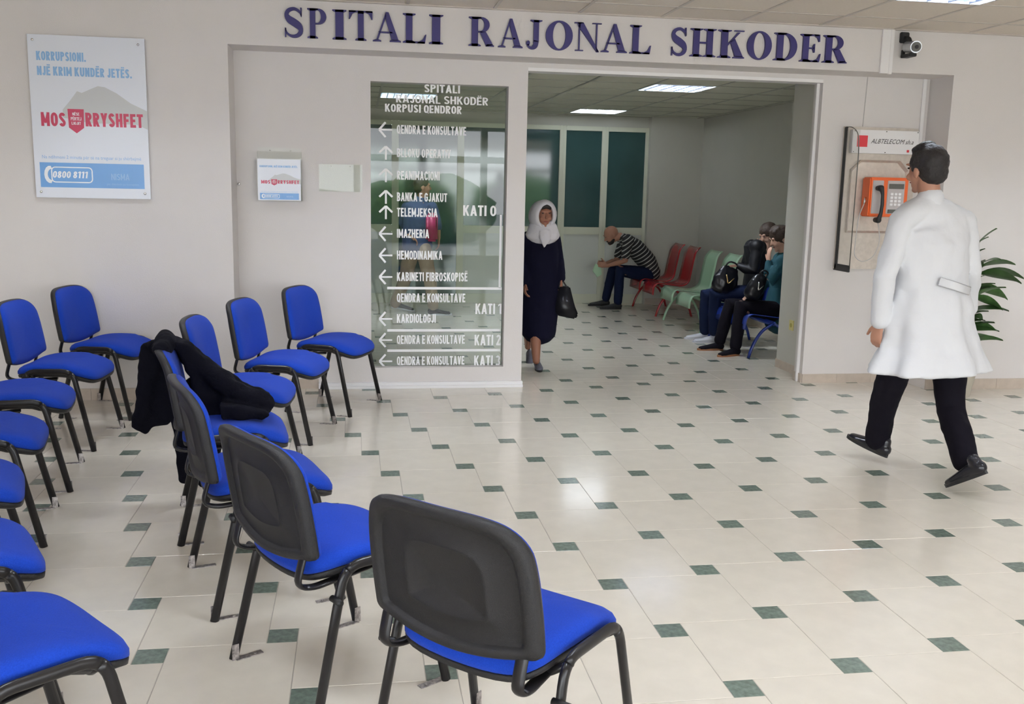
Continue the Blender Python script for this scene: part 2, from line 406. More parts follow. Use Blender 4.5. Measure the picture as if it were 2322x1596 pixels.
bm_obj('wall_recess', bm, M_wall)['kind'] = 'structure'
boxo('wall_phone', 3.693, 4.62, YR, YR + .15, 0, 2.51, M_wall, kind='structure')
boxo('wall_side_left', -4.75, -4.6, -3.6, YW + .4, 0, ZC + .3, M_wall, kind='structure')
boxo('wall_side_right', 7.2, 7.35, -3.6, YW + .4, 0, ZC + .3, M_wall, kind='structure')
# passage side wall, hall walls
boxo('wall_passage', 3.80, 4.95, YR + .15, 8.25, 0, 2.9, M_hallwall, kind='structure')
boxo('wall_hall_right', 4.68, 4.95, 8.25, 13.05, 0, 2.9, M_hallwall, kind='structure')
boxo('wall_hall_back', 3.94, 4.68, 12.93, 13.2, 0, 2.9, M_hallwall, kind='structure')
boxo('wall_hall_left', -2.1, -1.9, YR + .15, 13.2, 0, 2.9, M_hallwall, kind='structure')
bm = bmesh.new(); box(bm, -1.9, 3.94, 13.05, 13.2, 2.40, 2.9); box(bm, -1.9, -.55, 13.05, 13.2, 0, 2.40)
bm_obj('wall_hall_header', bm, M_hallwall)['kind'] = 'structure'
boxo('trim_1', 1.294, 3.693, YR + .001, YR + .149, 2.45, 2.475, M_trim, kind='structure')
bm = bmesh.new(); box(bm, 3.668, 3.693, YR + .05, YR + .075, 0, 2.45, .003); box(bm, 3.76, 3.80, YR + .15, YR + .20, 0, 2.5, .004)
bm_obj('trim_2', bm, M_trim)['kind'] = 'structure'
# stepped white plinth under the glass panel wall
bm = bmesh.new(); box(bm, -.3, 1.30, YR - .055, YR, 0, .022, .002); box(bm, -.3, 1.30, YR - .04, YR, .022, .046, .002)
bm_obj('trim_3', bm, M_white)['kind'] = 'structure'

# baseboards of single stone tiles
def baseboard(name, p0, p1, h, nrm, z0=0.):
    """row of skirting tiles from p0 to p1 standing proud along nrm"""
    root = bpy.data.objects.new(name, None); COL.objects.link(root); root['kind'] = 'structure'
    p0, p1, nrm = V((*p0, 0)), V((*p1, 0)), V((*nrm, 0)); L = (p1 - p0).length; d = (p1 - p0) / L
    n = max(1, round(L / .33)); th = .010
    for i in range(n):
        a = p0 + d * (L * i / n + .0008); b = p0 + d * (L * (i + 1) / n - .0008); e = nrm * (th + random.uniform(0, .0012))
        xs = sorted((a.x, b.x, (a + e).x, (b + e).x)); ys = sorted((a.y, b.y, (a + e).y, (b + e).y))
        boxo('skirting_tile', xs[0], xs[-1], ys[0], ys[-1], z0, h, M_base, root)
    return root
baseboard('baseboard_left', (-4.6, YW), (-.88, YW), .085, (0, -1))
baseboard('baseboard_right', (4.62, YW), (7.2, YW), .085, (0, -1))
baseboard('baseboard_phone', (3.693, YR), (4.62, YR), .075, (0, -1))
baseboard('baseboard_jamb', (3.693, YR), (3.693, YR + .15), .075, (-1, 0))
baseboard('baseboard_passage', (3.80, YR + .2), (3.80, 8.25), .075, (-1, 0))
baseboard('baseboard_passage_end', (3.80, 8.25), (4.68, 8.25), .075, (0, 1))
baseboard('baseboard_hall_right', (4.68, 8.27), (4.68, 12.92), .085, (-1, 0))
baseboard('baseboard_hall_back', (3.95, 12.93), (4.67, 12.93), .085, (0, -1))
baseboard('baseboard_reveal', (-.88, YR), (-.3, YR), .075, (0, -1))

# ---------------------------------------------------------------- ceilings
def ceiling(name, X0, X1, Y0, Y1, z, gx, gy, P, mp, mt, near, skips):
    root = boxo(name, X0, X1, Y0, Y1, z + .14, z + .24, mp, kind='structure')
    xs = [X0] + [gx + i * P for i in range(-60, 60) if X0 + .05 < gx + i * P < X1 - .05] + [X1]
    ys = [Y0] + [gy + i * P for i in range(-60, 60) if Y0 + .05 < gy + i * P < Y1 - .05] + [Y1]
    rest = bmesh.new(); shared = {}
    for i in range(len(xs) - 1):
        for j in range(len(ys) - 1):
            x0, x1, y0, y1 = xs[i], xs[i + 1], ys[j], ys[j + 1]
            if any(x0 - .05 < sx < x1 and y0 - .05 < sy < y1 for sx, sy in skips): continue
            if y1 > near:
                dx, dy = round(x1 - x0, 3), round(y1 - y0, 3)
                if (dx, dy) not in shared:
                    bm = bmesh.new(); box(bm, -dx / 2 + .007, dx / 2 - .007, -dy / 2 + .007, dy / 2 - .007, 0, .012, .0015)
                    o = bm_obj('ceiling_panel', bm, mp, root, loc=((x0 + x1) / 2, (y0 + y1) / 2, z + .002)); shared[(dx, dy)] = o.data
                else:
                    o = link('ceiling_panel', shared[(dx, dy)], None, root, loc=((x0 + x1) / 2, (y0 + y1) / 2, z + .002 + random.uniform(0, .001)))
            else: box(rest, x0 + .007, x1 - .007, y0 + .007, y1 - .007, z + .002, z + .014)
    if len(rest.verts): bm_obj('ceiling_panel_field', rest, mp, root)['kind'] = 'stuff'
    else: rest.free()
    bm = bmesh.new()
    for x in xs: box(bm, x - .012, x + .012, Y0, Y1, z - .002, z + .02)
    for y in ys: box(bm, X0, X1, y - .012, y + .012, z - .0012, z + .019)
    box(bm, X0, X1, Y1 - .03, Y1, z - .006, z + .02)
    bm_obj('ceiling_grid', bm, mt, root)
    return root
LP = .62
lamps_main = [(3.47 + .31, 5.51 + .31)]
gx, gy = 3.46, 6.13
main_skip = [(3.46 + LP * a + .31, gy - LP * b - .31) for a, b in ((0, 0), (-4, 0), (-8, 0), (4, 0), (-8, 5), (-4, 5), (0, 5), (4, 5))]
ceiling('ceiling', -4.6, 7.2, -3.6, YW, ZC, gx, gy, LP, M_ceil, M_tee, 4.6, main_skip)
hx, hy = 2.735, 9.56
hall_skip = [(hx + .31, hy - .31), (hx + .31, 12.66 - .31), (hx - 4 * LP + .31, 12.66 - 2 * LP - .31)]
ceiling('ceiling_hall', -1.9, 4.68, YR + .15, 13.05, ZH, hx, hy, LP, M_hceil, M_htee, 7., hall_skip)

M_housing = mat('luminaire_steel', (.8, .82, .86), .25, metal=.6)
M_louvre = mat('aluminium_louvre', (.26, .29, .36), .3, metal=.6)
TUBES = {s_: mat('lit_fluorescent_tube', (.9, .95, 1.), .4, emit=(.86, .93, 1.), emit_s=s_) for s_ in (LAMP_E, HALL_E, HALL_E2)}
def luminaire(x, y, z, power, label, group=None, bare=False):
    t = empty('ceiling_light', (x, y, z), 0, label, 'lamp', group)
    h = .300
    bm = bmesh.new()
    for a in (-1, 1):
        box(bm, a * h - .006, a * h + .006, -h, h, -.003, .10); box(bm, -h, h, a * h - .006, a * h + .006, -.003, .10)
    box(bm, -h, h, -h, h, .095, .105)
    bm_obj('housing', bm, M_housing, t)
    bm = bmesh.new()
    for i in range(1, 8): box(bm, -h, h, -h + i * h / 4 - .002, -h + i * h / 4 + .002, 0, .045)
    for i in range(1, 8): box(bm, -h + i * h / 4 - .003, -h + i * h / 4 + .003, -h, h, -.001, .046)
    if bare: bm.free()
    else: bm_obj('louvre', bm, M_louvre, t)
    for i in range(4):
        bm = bmesh.new(); cyl(bm, (-h + (i + .5) * h / 2, 0, (.03 if bare else .072)), .012, .56, 'y', 12); bm_obj('fluorescent_tube', bm, TUBES[power], t, smooth=True)
    return t
luminaire(main_skip[0][0], main_skip[0][1], ZC, LAMP_E, 'square louvred ceiling light in the lobby ceiling, cut by the top edge of the photo')
for sp in main_skip[1:]:  # unseen luminaires, added to brighten the middle of the lobby floor
    luminaire(*sp, ZC, LAMP_E, 'square louvred ceiling light added overhead in the lobby to brighten the floor, out of view', 'added lobby ceiling lights out of view')
luminaire(hall_skip[0][0], hall_skip[0][1], ZH, HALL_E, 'square louvred ceiling light in the middle of the hall ceiling beyond the doorway')
luminaire(hall_skip[1][0], hall_skip[1][1], ZH, HALL_E2, 'glowing ceiling light close above the hall glass doors', None, True)
luminaire(hall_skip[2][0], hall_skip[2][1], ZH, HALL_E, 'hall ceiling light above the person behind the glass sign')

# ---------------------------------------------------------------- street side behind the camera: glazed front, greenery (seen mirrored in glass)
bm = bmesh.new()
box(bm, -4.6, 7.2, -3.6, -3.45, 0, .25); box(bm, -4.6, 7.2, -3.6, -3.45, 2.60, ZC + .3)
for x in (-4.8, -2.4, 0., 2.4, 4.8, 7.15): box(bm, x - .06, x + .06, -3.6, -3.45, .25, 2.60)
box(bm, -4.6, 7.2, -3.58, -3.47, 2.0, 2.12)
bm_obj('wall_street', bm, M_alu)['kind'] = 'structure'
M_hedge = mat('hedge_green', (.09, .16, .04), .8, noise_amt=.6, noise_scale=9, bump=.6, bump_scale=12)
M_ground = mat('forecourt_paving', (.45, .43, .40), .8, noise_amt=.1, noise_scale=4)
boxo('ground', -30, 30, -40, -3.6, -.3, -.02, M_ground, kind='structure')
for i, (x, y, r, h) in enumerate([(-5.5, -12, 1.7, 1.5), (-1.5, -13.5, 1.5, 1.3), (2.0, -12.2, 1.8, 1.7), (6.8, -13.5, 2.1, 1.9)]):
    bm = bmesh.new(); bmesh.ops.create_icosphere(bm, subdivisions=4, radius=1)
    for v in bm.verts:
        f = 1 + .22 * noise.noise(v.co * 3 + V((i * 7, 0, 0))) + .1 * noise.noise(v.co * 9)
        v.co = V((v.co.x * r * f, v.co.y * .9 * f, max(0, .5 + v.co.z * .6 * f) * h))
    o = bm_obj('shrub', bm, M_hedge, smooth=True, loc=(x, y, -.02))
    tag(o, ('wide low green shrub outside the street windows, farthest left', 'smallest green shrub outside the street windows', 'green shrub outside the street windows beside the tallest one', 'tallest green shrub outside the street windows')[i], 'shrub', 'shrubs outside the street windows')

# ---------------------------------------------------------------- glass direction sign
GY = YR + .075
sign = empty('direction_sign', (0, 0, 0), 0, 'tall see-through glass panel with white direction lettering and arrows', 'sign')
boxo('glass_pane', GX0 + .001, GX1 - .001, GY, GY + .008, GZ0 + .001, GZ1 - .001, M_glass, sign)
M_vinyl = mat('white_vinyl', (.88, .88, .89), .4)
fy = GY - .0015
def gx_(x, y): return atY(x, y, fy).x
def gtext(body, x0, x1, yc, hpx=20, bold=.20):
    a = atY(x0, yc + hpx / 2, fy); b = atY(x1, yc + hpx / 2, fy); t = atY(x0, yc - hpx / 2, fy)
    text('lettering', body, a.x, b.x, a.z, t.z - a.z, fy, M_vinyl, sign, bold)
gtext('SPITALI', 962, 1043, 200, 18, .19); gtext('RAJONAL SHKODËR', 898, 1107, 223, 18, .17); gtext('KORPUSI QENDROR', 873, 1047, 244, 18)
rows = [('QENDRA E KONSULTAVE', 1057, 293, 'l'), ('BLLOKU OPERATIV', 1022, 346, 'u'), ('REANIMACIONI', 997, 397, 'u'), ('BANKA E GJAKUT', 1014, 446, 'u'),
        ('TELEMJEKSIA', 992, 481, 'u'), ('IMAZHERIA', 973, 529, 'l'), ('HEMODINAMIKA', 1003, 578, 'l'), ('KABINETI FIBROSKOPISË', 1060, 627, 'l'),
        ('QENDRA E KONSULTAVE', 1055, 675, ''), ('KARDIOLOGJI', 988, 722, 'l'), ('QENDRA E KONSULTAVE', 1054, 770, 'l'), ('QENDRA E KONSULTAVE', 1053, 818, 'l')]
def bar2(bm, a, b, w, y):
    a, b = V(a), V(b); d = (b - a).normalized(); n = V((-d.y, d.x)) * w / 2
    bm.faces.new([bm.verts.new((p.x, y, p.y)) for p in (a - n, b - n, b + n, a + n)])
for body, x1, yc, ar in rows:
    gtext(body, 900, x1, yc, 20)
    if ar:
        c = atY(875, yc + 1, fy); bm = bmesh.new(); s = .05; w = .013
        if ar == 'l':
            bar2(bm, (c.x - s * .9, c.z), (c.x + s, c.z), w, fy)
            for q in (-1, 1): bar2(bm, (c.x - s, c.z), (c.x - s * .05, c.z + q * s * 1.1), w * 1.2, fy - .0003 * (q + 2))
        else:
            bar2(bm, (c.x, c.z - s), (c.x, c.z + s * .9), w * 1.1, fy)
            for q in (-1, 1): bar2(bm, (c.x, c.z + s), (c.x + q * s * 1.0, c.z + s * .05), w * 1.2, fy - .0003 * (q + 2))
        bm_obj('arrow', bm, M_vinyl, sign)
for body, x0, x1, yc in (('KATI 0', 1050, 1125, 477), ('KATI 1', 1078, 1137, 700), ('KATI 2', 1076, 1135, 771), ('KATI 3', 1075, 1134, 818)):
    gtext(body, x0, x1, yc, 24, .2)
for (x0, y0, x1, y1) in ((878, 653, 1138, 653), (1136, 487, 1136, 653), (878, 749, 1134, 749), (878, 795, 1134, 795)):
    a, b = atY(x0, y0, fy), atY(x1, y1, fy); bm = bmesh.new()
    if x0 != x1: bar2(bm, (a.x, a.z), (b.x, a.z), .020, fy)
    else: bar2(bm, (a.x, a.z), (a.x, b.z), .017, fy)
    bm_obj('dividing_line', bm, M_vinyl, sign)

# ---------------------------------------------------------------- big serif lettering on the beam
def rect(x0, x1, z0, z1): return [[(x0, z0), (x1, z0), (x1, z1), (x0, z1)]]
def stem(x0, x1, ov=.07, z0=0., z1=1., top=True, bot=True):
    o = rect(x0, x1, z0, z1)
    if bot: o += [[(x0 - ov, 0), (x1 + ov, 0), (x1 + ov, .035), (x1, .08), (x0, .08), (x0 - ov, .035)]]
    if top: o += [[(x0 - ov, .965), (x0, .92), (x1, .92), (x1 + ov, .965), (x1 + ov, 1), (x0 - ov, 1)]]
    return o
def spline(pts, n=5):
    out = []
    P = [pts[0]] + list(pts) + [pts[-1]]
    for i in range(1, len(P) - 2):
        for j in range(n):
            t = j / n
            out.append(tuple(.5 * (2 * P[i][k] + (P[i + 1][k] - P[i - 1][k]) * t + (2 * P[i - 1][k] - 5 * P[i][k] + 4 * P[i + 1][k] - P[i + 2][k]) * t * t + (3 * P[i][k] - P[i - 1][k] - 3 * P[i + 1][k] + P[i + 2][k]) * t ** 3) for k in range(len(pts[0]))))
    out.append(tuple(pts[-1])); return out
def glyph(ch):
    if ch == 'I': return stem(.22, .78, .2), .42
    if ch == 'S':
        return (wstroke(spline([(.88, .72, .05), (.80, .86, .09), (.55, .955, .10), (.28, .90, .14), (.17, .76, .20), (.27, .61, .25), (.55, .49, .27), (.80, .36, .25), (.84, .19, .20), (.66, .06, .13), (.40, .04, .09), (.18, .14, .07), (.10, .30, .04)], 4))
                + [[(.83, 1.0), (.90, 1.0), (.90, .70), (.86, .70)], [(.08, .0), (.14, .0), (.14, .31), (.08, .31)]]), .6
    if ch == 'P' or ch == 'R':
        w = 1.0
        o = stem(.14, .38, .11)
        o += strip(seg_ellipse(.50, .735, .36 if ch == 'P' else .32, .265, -90, 90, 12), seg_ellipse(.46, .735, .16, .215, -90, 90, 12))
        o += rect(.37, .5, .95, 1.) + rect(.37, .5, .47, .52)
        if ch == 'R': o += [[(.44, .50), (.68, .50), (.96, .05), (.70, .0)], [(.68, 0), (1.0, 0), (1.0, .035), (.92, .07), (.72, .07)]]
        return o, .66
    if ch == 'T':
        o = stem(.38, .62, .11, top=False) + rect(.02, .98, .945, 1.) + rect(.38, .62, .9, 1)
        o += [[(.02, 1), (.02, .72), (.06, .72), (.17, .90), (.3, .95), (.3, 1)], [(.98, 1), (.7, 1), (.7, .95), (.83, .90), (.94, .72), (.98, .72)]]
        return o, .66
    if ch == 'L':
        return stem(.16, .42, .12) + rect(.4, .9, 0, .055) + [[(.60, 0), (.92, 0), (.97, .30), (.93, .30), (.82, .12), (.66, .05)]], .62
    if ch == 'A':
        return [[(.46, 1.), (.56, 1.), (.92, .05), (.67, .05), (.44, .80)], [(.46, 1.), (.475, .86), (.19, .05), (.12, .05)], [(.2, .34), (.25, .29), (.7, .29), (.7, .34)],
                [(.0, 0), (.30, 0), (.30, .035), (.20, .07), (.10, .07), (.0, .035)], [(.60, 0), (1.0, 0), (1.0, .035), (.93, .07), (.66, .07), (.60, .035)]], .74
    if ch == 'J':
        o = stem(.48, .76, .17, z0=.25, bot=False)
        o += wstroke(spline([(.62, .28, .28), (.58, .12, .24), (.42, .03, .12), (.26, .05, .08), (.17, .14, .10)], 5)); o += [seg_ellipse(.2, .19, .10, .09, 0, 330, 10)]
        return o, .52
    if ch == 'O':
        return strip(seg_ellipse(.5, .5, .5, .52, 0, 360, 32), seg_ellipse(.5, .5, .24, .465, 0, 360, 32)), .76
    if ch == 'N':
        return [[(.10, 1), (.32, 1), (.92, .0), (.84, -.02), (.14, .86)]] + rect(.16, .205, .03, .95) + rect(.80, .845, .1, .97) + [[(.82, .0), (.845, -.02), (.92, -.02), (.85, .1)]] + \
            rect(.0, .30, .965, 1) + rect(.66, 1., .965, 1) + rect(.04, .34, 0, .035) + [[(.14, .94), (.3, .97), (.1, .97)]], .74
    if ch == 'H':
        return stem(.13, .36, .12) + stem(.64, .87, .12) + rect(.35, .65, .47, .53), .78
    if ch == 'K':
        return stem(.13, .37, .12) + [[(.36, .42), (.36, .50), (.72, .93), (.82, .93)], [(.46, .58), (.62, .70), (.95, .05), (.66, .05)], rect(.60, .96, .965, 1)[0], [(.58, 0), (1., 0), (1., .035), (.92, .07), (.66, .07), (.58, .035)]], .78
    if ch == 'D':
        return stem(.15, .40, .12) + strip(seg_ellipse(.45, .5, .52, .5, -90, 90, 16), seg_ellipse(.42, .5, .29, .445, -90, 90, 16)) + rect(.38, .46, 0, .055) + rect(.38, .46, .945, 1.), .72
    if ch == 'E':
        return stem(.16, .42, .12) + rect(.4, .85, 0, .055) + rect(.4, .85, .945, 1) + rect(.41, .66, .475, .525) + \
            [[(.60, 0), (.92, 0), (.98, .30), (.94, .30), (.83, .12), (.66, .05)], [(.6, 1), (.66, .95), (.80, .88), (.87, .74), (.91, .74), (.90, 1)], [(.66, .34), (.70, .34), (.70, .66), (.66, .66), (.60, .52), (.60, .48)]], .66
wall_sign = empty('wall_lettering', (0, YW, 2.572), 0, 'violet-blue serif letters reading SPITALI RAJONAL SHKODER on the white beam', 'sign')
def c1(v): return 620 + v / 2.7
def c2(v): return 1460 + v / 2.694
LT = [('S', c1(62), c1(188)), ('P', c1(205), c1(345)), ('I', c1(360), c1(450)), ('T', c1(460), c1(610)), ('A', c1(608), c1(780)), ('L', c1(785), c1(940)), ('I', c1(950), c1(1040)),
      ('R', c1(1190), c1(1350)), ('A', c1(1375), c1(1525)), ('J', c1(1535), c1(1650)), ('O', c1(1665), c1(1830)), ('N', c1(1840), c1(2005)), ('A', c1(2005), c1(2165)), ('L', c1(2175), c1(2315)),
      ('S', c2(160), c2(266)), ('H', c2(280), c2(440)), ('K', c2(450), c2(615)), ('O', c2(630), c2(780)), ('D', c2(790), c2(940)), ('E', c2(950), c2(1085)), ('R', c2(1090), c2(1245))]
for ch, xa, xb in LT:
    X0, X1 = atY(xa, 80, YW).x, atY(xb, 80, YW).x
    polys, _w = glyph(ch)
    bm = bmesh.new()
    zoff = (X0 + .49) * -.0028
    for p in polys: prism(bm, [(X0 + q[0] * (X1 - X0), q[1] * .200 + zoff) for q in p], -.020, 0)
    bm_obj('letter', bm, M_letter, wall_sign)

# ---------------------------------------------------------------- posters
M_paper = mat('poster_white', (.74, .77, .85), .25)
M_pblue = mat('poster_light_blue', (.26, .47, .76), .3)
M_bluebar = mat('poster_blue_band', (.15, .36, .72), .25)
M_crim = mat('poster_crimson', (.55, .035, .10), .3)
M_hill = mat('poster_grey', (.56, .57, .58), .3)
M_wprint = mat('white_print', (.85, .88, .93), .3)
def poster_art(root, x0, z0, w, h, y, head2=True, big=True):
    """flat printed artwork; (x0,z0) lower left corner"""
    X = lambda u: x0 + u * w
    Z = lambda v: z0 + v * h
    bm = bmesh.new()
    hill = [(.27, .55), (.33, .60), (.40, .665), (.44, .655), (.50, .675), (.58, .70), (.64, .695), (.74, .66), (.86, .60), (1., .555), (1., .44), (.9, .47), (.5, .47), (.27, .5)]
    bm.faces.new([bm.verts.new((X(a), y, Z(b))) for a, b in hill])
    bmesh.ops.triangulate(bm, faces=bm.faces)
    bm_obj('printed_hills', bm, M_hill, root)
    y1 = y - .0005
    if big:
        text('lettering', 'KORRUPSIONI.', X(.07), X(.49), Z(.845), h * .055, y1, M_pblue, root, .23)
        text('lettering', 'NJË KRIM KUNDËR JETËS.', X(.07), X(.88), Z(.755), h * .055, y1, M_pblue, root, .23)
    else: text('lettering', 'KORRUPSIONI, NJË KRIM KUNDËR JETËS.', X(.05), X(.93), Z(.84), h * .05, y1, M_pblue, root, .23)
    text('lettering', 'MOS', X(.08), X(.29), Z(.445), h * .085, y1, M_crim, root, .23)
    text('lettering', 'RRYSHFET', X(.46), X(.96), Z(.45), h * .085, y1, M_crim, root, .23)
    bm = bmesh.new(); bm.faces.new([bm.verts.new((X(a), y1, Z(b))) for a, b in [(.31, .555), (.45, .555), (.445, .44), (.38, .405), (.315, .44)]])
    bm_obj('shield_emblem', bm, M_crim, root)
    text('lettering', 'NËSE', X(.35), X(.41), Z(.515), h * .018, y1 - .0004, M_wprint, root, .16)
    text('lettering', 'PËRTEJ', X(.335), X(.425), Z(.485), h * .02, y1 - .0004, M_wprint, root, .16)
    text('lettering', 'LIGJIT', X(.34), X(.42), Z(.458), h * .018, y1 - .0004, M_wprint, root, .16)
    text('lettering', 'Na ndihmoni 2 minuta për të na treguar si ju shërbejmë', X(.07), X(.93), Z(.245), h * .022, y1, M_pblue, root, .16)
    bm = bmesh.new(); bm.faces.new([bm.verts.new(p) for p in ((X(.045), y1, Z(.065)), (X(.95), y1, Z(.065)), (X(.95), y1, Z(.22)), (X(.045), y1, Z(.22)))])
    bm_obj('blue_band', bm, M_bluebar, root)
    y2 = y1 - .0005
    text('lettering', '0800 8111', X(.15), X(.45), Z(.125), h * .042, y2, M_wprint, root, .22, .15)
    bm = bmesh.new(); t = w * .010
    cx0, cx1, cz0, cz1, r = X(.14), X(.50), Z(.095), Z(.195), h * .025
    o_, i_ = [], []
    for (cx, cz, a0) in ((cx1 - r, cz1 - r, 0), (cx0 + r, cz1 - r, 90), (cx0 + r, cz0 + r, 180), (cx1 - r, cz0 + r, 270)):
        o_ += seg_ellipse(cx, cz, r, r, a0, a0 + 90, 4); i_ += seg_ellipse(cx, cz, r - t, r - t, a0, a0 + 90, 4)
    o_.append(o_[0]); i_.append(i_[0])
    for q in strip(o_, i_): bm.faces.new([bm.verts.new((p[0], y2, p[1])) for p in q])
    for q in strip(seg_ellipse(X(.13), Z(.145), w * .05, h * .055, 80, 280, 8), seg_ellipse(X(.145), Z(.145), w * .035, h * .035, 80, 280, 8)): bm.faces.new([bm.verts.new((p[0], y2 - .0002, p[1])) for p in q])
    bm_obj('phone_badge', bm, M_wprint, root)
    for (u, v, a, b, bdy) in ((.66, .118, .16, .05, 'NISMA'), (.62, .085, .28, .018, 'për shëndetin pa korrupsion')):
        text('lettering', bdy, X(u), X(u + a), Z(v), h * b * .8, y2, mat('pale_blue_print', (.45, .62, .85), .3) if 0 else M_pblue, root, .16)
def screws(root, pts, y, r=.008):
    for (x, z) in pts:
        bm = bmesh.new(); cyl(bm, (x, y - .004, z), r, .010, 'y', 14); ball(bm, (x, y - .009, z), r * .8, .003, r * .8)
        bm_obj('screw', bm, M_screw, root, smooth=True)
p1 = empty('wall_poster', (0, 0, 0), 0, 'large white anti-bribery poster board screwed to the left wall', 'poster')
boxo('board', -2.175, -1.424, YW - .032, YW - .022, 1.437, 2.516, M_paper, p1, .001)
screws(p1, [(-2.14, 2.48), (-1.465, 2.475), (-1.46, 1.475), (-2.14, 1.475)], YW - .03)
bm = bmesh.new()
for x in (-2.14, -1.462):
    for z in (1.475, 2.477): cyl(bm, (x, YW - .011, z), .009, .022, 'y', 12)
bm_obj('standoff', bm, M_screw, p1)
poster_art(p1, -2.175, 1.437, .751, 1.079, YW - .0326)

# leaflet holder with printed card
p2 = empty('leaflet_holder', (0, 0, 0), 0, 'clear acrylic leaflet holder with small anti-bribery card, on the recessed wall', 'leaflet holder')
hx0, hx1 = -.725, -.405; z0, z1 = 1.44, 1.825
bm = bmesh.new(); box(bm, hx0, hx1, YR - .004, YR - .001, z0, z1); box(bm, hx0, hx1, YR - .075, YR - .072, z0, z1 - .08)
box(bm, hx0, hx0 + .003, YR - .072, YR - .004, z0, z1 - .03); box(bm, hx1 - .003, hx1, YR - .072, YR - .004, z0, z1 - .03); box(bm, hx0, hx1, YR - .075, YR - .001, z0 - .003, z0)
bm_obj('acrylic_box', bm, M_acryl, p2)
boxo('card', hx0 + .005, hx1 - .005, YR - .0795, YR - .077, z0 + .0, z1 - .085, M_paper, p2)
poster_art(p2, hx0 + .005, z0 - .012, .31, .30, YR - .0800, big=False)
screws(p2, [(hx0 + .09, z1 - .02), (hx1 - .08, z1 - .02)], YR - .004, .004)
p3 = empty('sign_holder', (0, 0, 0), 0, 'empty clear acrylic frame between the leaflet holder and the glass sign', 'frame')
bm = bmesh.new(); box(bm, -.28, .04, YR - .004, YR - .001, 1.515, 1.715); box(bm, -.28, .04, YR - .016, YR - .013, 1.515, 1.715); box(bm, -.28, .04, YR - .016, YR - .001, 1.512, 1.515)
bm_obj('acrylic_sleeve', bm, M_acryl, p3)
screws(p3, [(-.19, 1.70), (-.05, 1.70)], YR - .014, .004)
bm = bmesh.new(); cyl(bm, (0, -.01, 0), .009, .02, 'y', 12); ball(bm, (0, -.02, 0), .009, .004, .009)
tag(bm_obj('wall_screw', bm, M_screw, smooth=True, loc=(-.862, YR, 1.555)), 'lone metal screw in the inner corner left of the leaflet holder', 'screw')

# ---------------------------------------------------------------- glazed hall doors
YD = 13.05
def bay(name, x0, x1, door=False, label=''):
    r = bpy.data.objects.new(name, None); COL.objects.link(r); r['kind'] = 'structure'
    bm = bmesh.new(); a, b = YD - .03, YD + .03
    f = .045
    box(bm, x0, x0 + f, a, b, 0, 2.40, .004); box(bm, x1 - f, x1, a, b, 0, 2.40, .004); box(bm, x0 + f, x1 - f, a, b, 2.34, 2.40, .004)
    if door:
        box(bm, x0 + f, x1 - f, a, b, 0, .10, .004)
        bm_obj('frame', bm, M_alu, r); boxo('glass_pane', x0 + f, x1 - f, YD - .006, YD + .006, .10, 2.34, M_teal, r)
        bm = bmesh.new(); cyl(bm, (x0 + f + .06, YD - .06, 1.05), .012, .35, 'z', 10); bm_obj('door_handle', bm, M_screw, r)
    else:
        box(bm, x0 + f, x1 - f, a, b, .95, 1.05, .004); box(bm, x0 + f, x1 - f, a, b, 0, .13, .004)
        bm_obj('frame', bm, M_alu, r); boxo('glass_pane', x0 + f, x1 - f, YD - .006, YD + .006, 1.05, 2.34, M_teal, r)
        bm = bmesh.new(); box(bm, x0 + f, x1 - f, YD - .008, YD + .008, .13, .95); box(bm, x0 + f + .02, x1 - f - .02, YD - .014, YD, .15, .93, .004)
        bm_obj('lower_panel', bm, M_panelw, r)
    return r
bay('window_1', -.55, .50); bay('door_1', .50, 1.365, True); bay('window_2', 1.365, 2.745); bay('window_3', 2.745, 3.33); bay('window_4', 3.33, 3.94)

# ---------------------------------------------------------------- upholstered stacking chairs
def pad(bm, outline, prof, fmap):
    """closed pillow: outline(list of (a,b)), prof list of (scale,h), fmap(a,b,h)->co"""
    n = len(outline); ca = sum(p[0] for p in outline) / n; cb = sum(p[1] for p in outline) / n; rings = []
    for s, h in prof: rings.append([bm.verts.new(fmap(ca + (p[0] - ca) * s, cb + (p[1] - cb) * s, h)) for p in outline])
    for a, b in zip(rings, rings[1:]):
        for j in range(n): bm.faces.new((a[j], a[(j + 1) % n], b[(j + 1) % n], b[j]))
    bm.faces.new(rings[0]); bm.faces.new(rings[-1][::-1])
def closed_spline(pts, n=4):
    out = []; k = len(pts)
    for i in range(k):
        p0, p1, p2, p3 = pts[i - 1], pts[i], pts[(i + 1) % k], pts[(i + 2) % k]
        for j in range(n):
            t = j / n
            out.append(tuple(.5 * (2 * p1[c] + (p2[c] - p0[c]) * t + (2 * p0[c] - 5 * p1[c] + 4 * p2[c] - p3[c]) * t * t + (3 * p1[c] - p0[c] - 3 * p2[c] + p3[c]) * t ** 3) for c in (0, 1)))
    return out
back_half = [(0, .848), (.12, .845), (.190, .828), (.232, .785), (.247, .72), (.252, .63), (.252, .55), (.246, .512), (.205, .500), (.11, .482), (0, .474)]
back_out = closed_spline(back_half + [(-a, b) for a, b in back_half[-2:0:-1]], 4)
def back_map(a, b, h):
    z = b; x = -.220 - (z - .46) * .16 + .45 * a * a - .6 * max(0, z - .76) ** 1.5 + h
    return (x, a, z)
seat_half = [(.245, 0), (.243, .12), (.225, .195), (.17, .226), (.05, .232), (-.08, .226), (-.17, .205), (-.212, .15), (-.222, 0)]
seat_out = closed_spline(seat_half + [(a, -b) for a, b in seat_half[-2:0:-1]], 4)
def seat_map(a, b, h):
    z = .482 + h - 1.0 * max(0, a - .02) ** 2 - .7 * max(0, -.03 - a) ** 2 + .25 * b * b * (1 if a < .1 else .4)
    return (a, b, z)
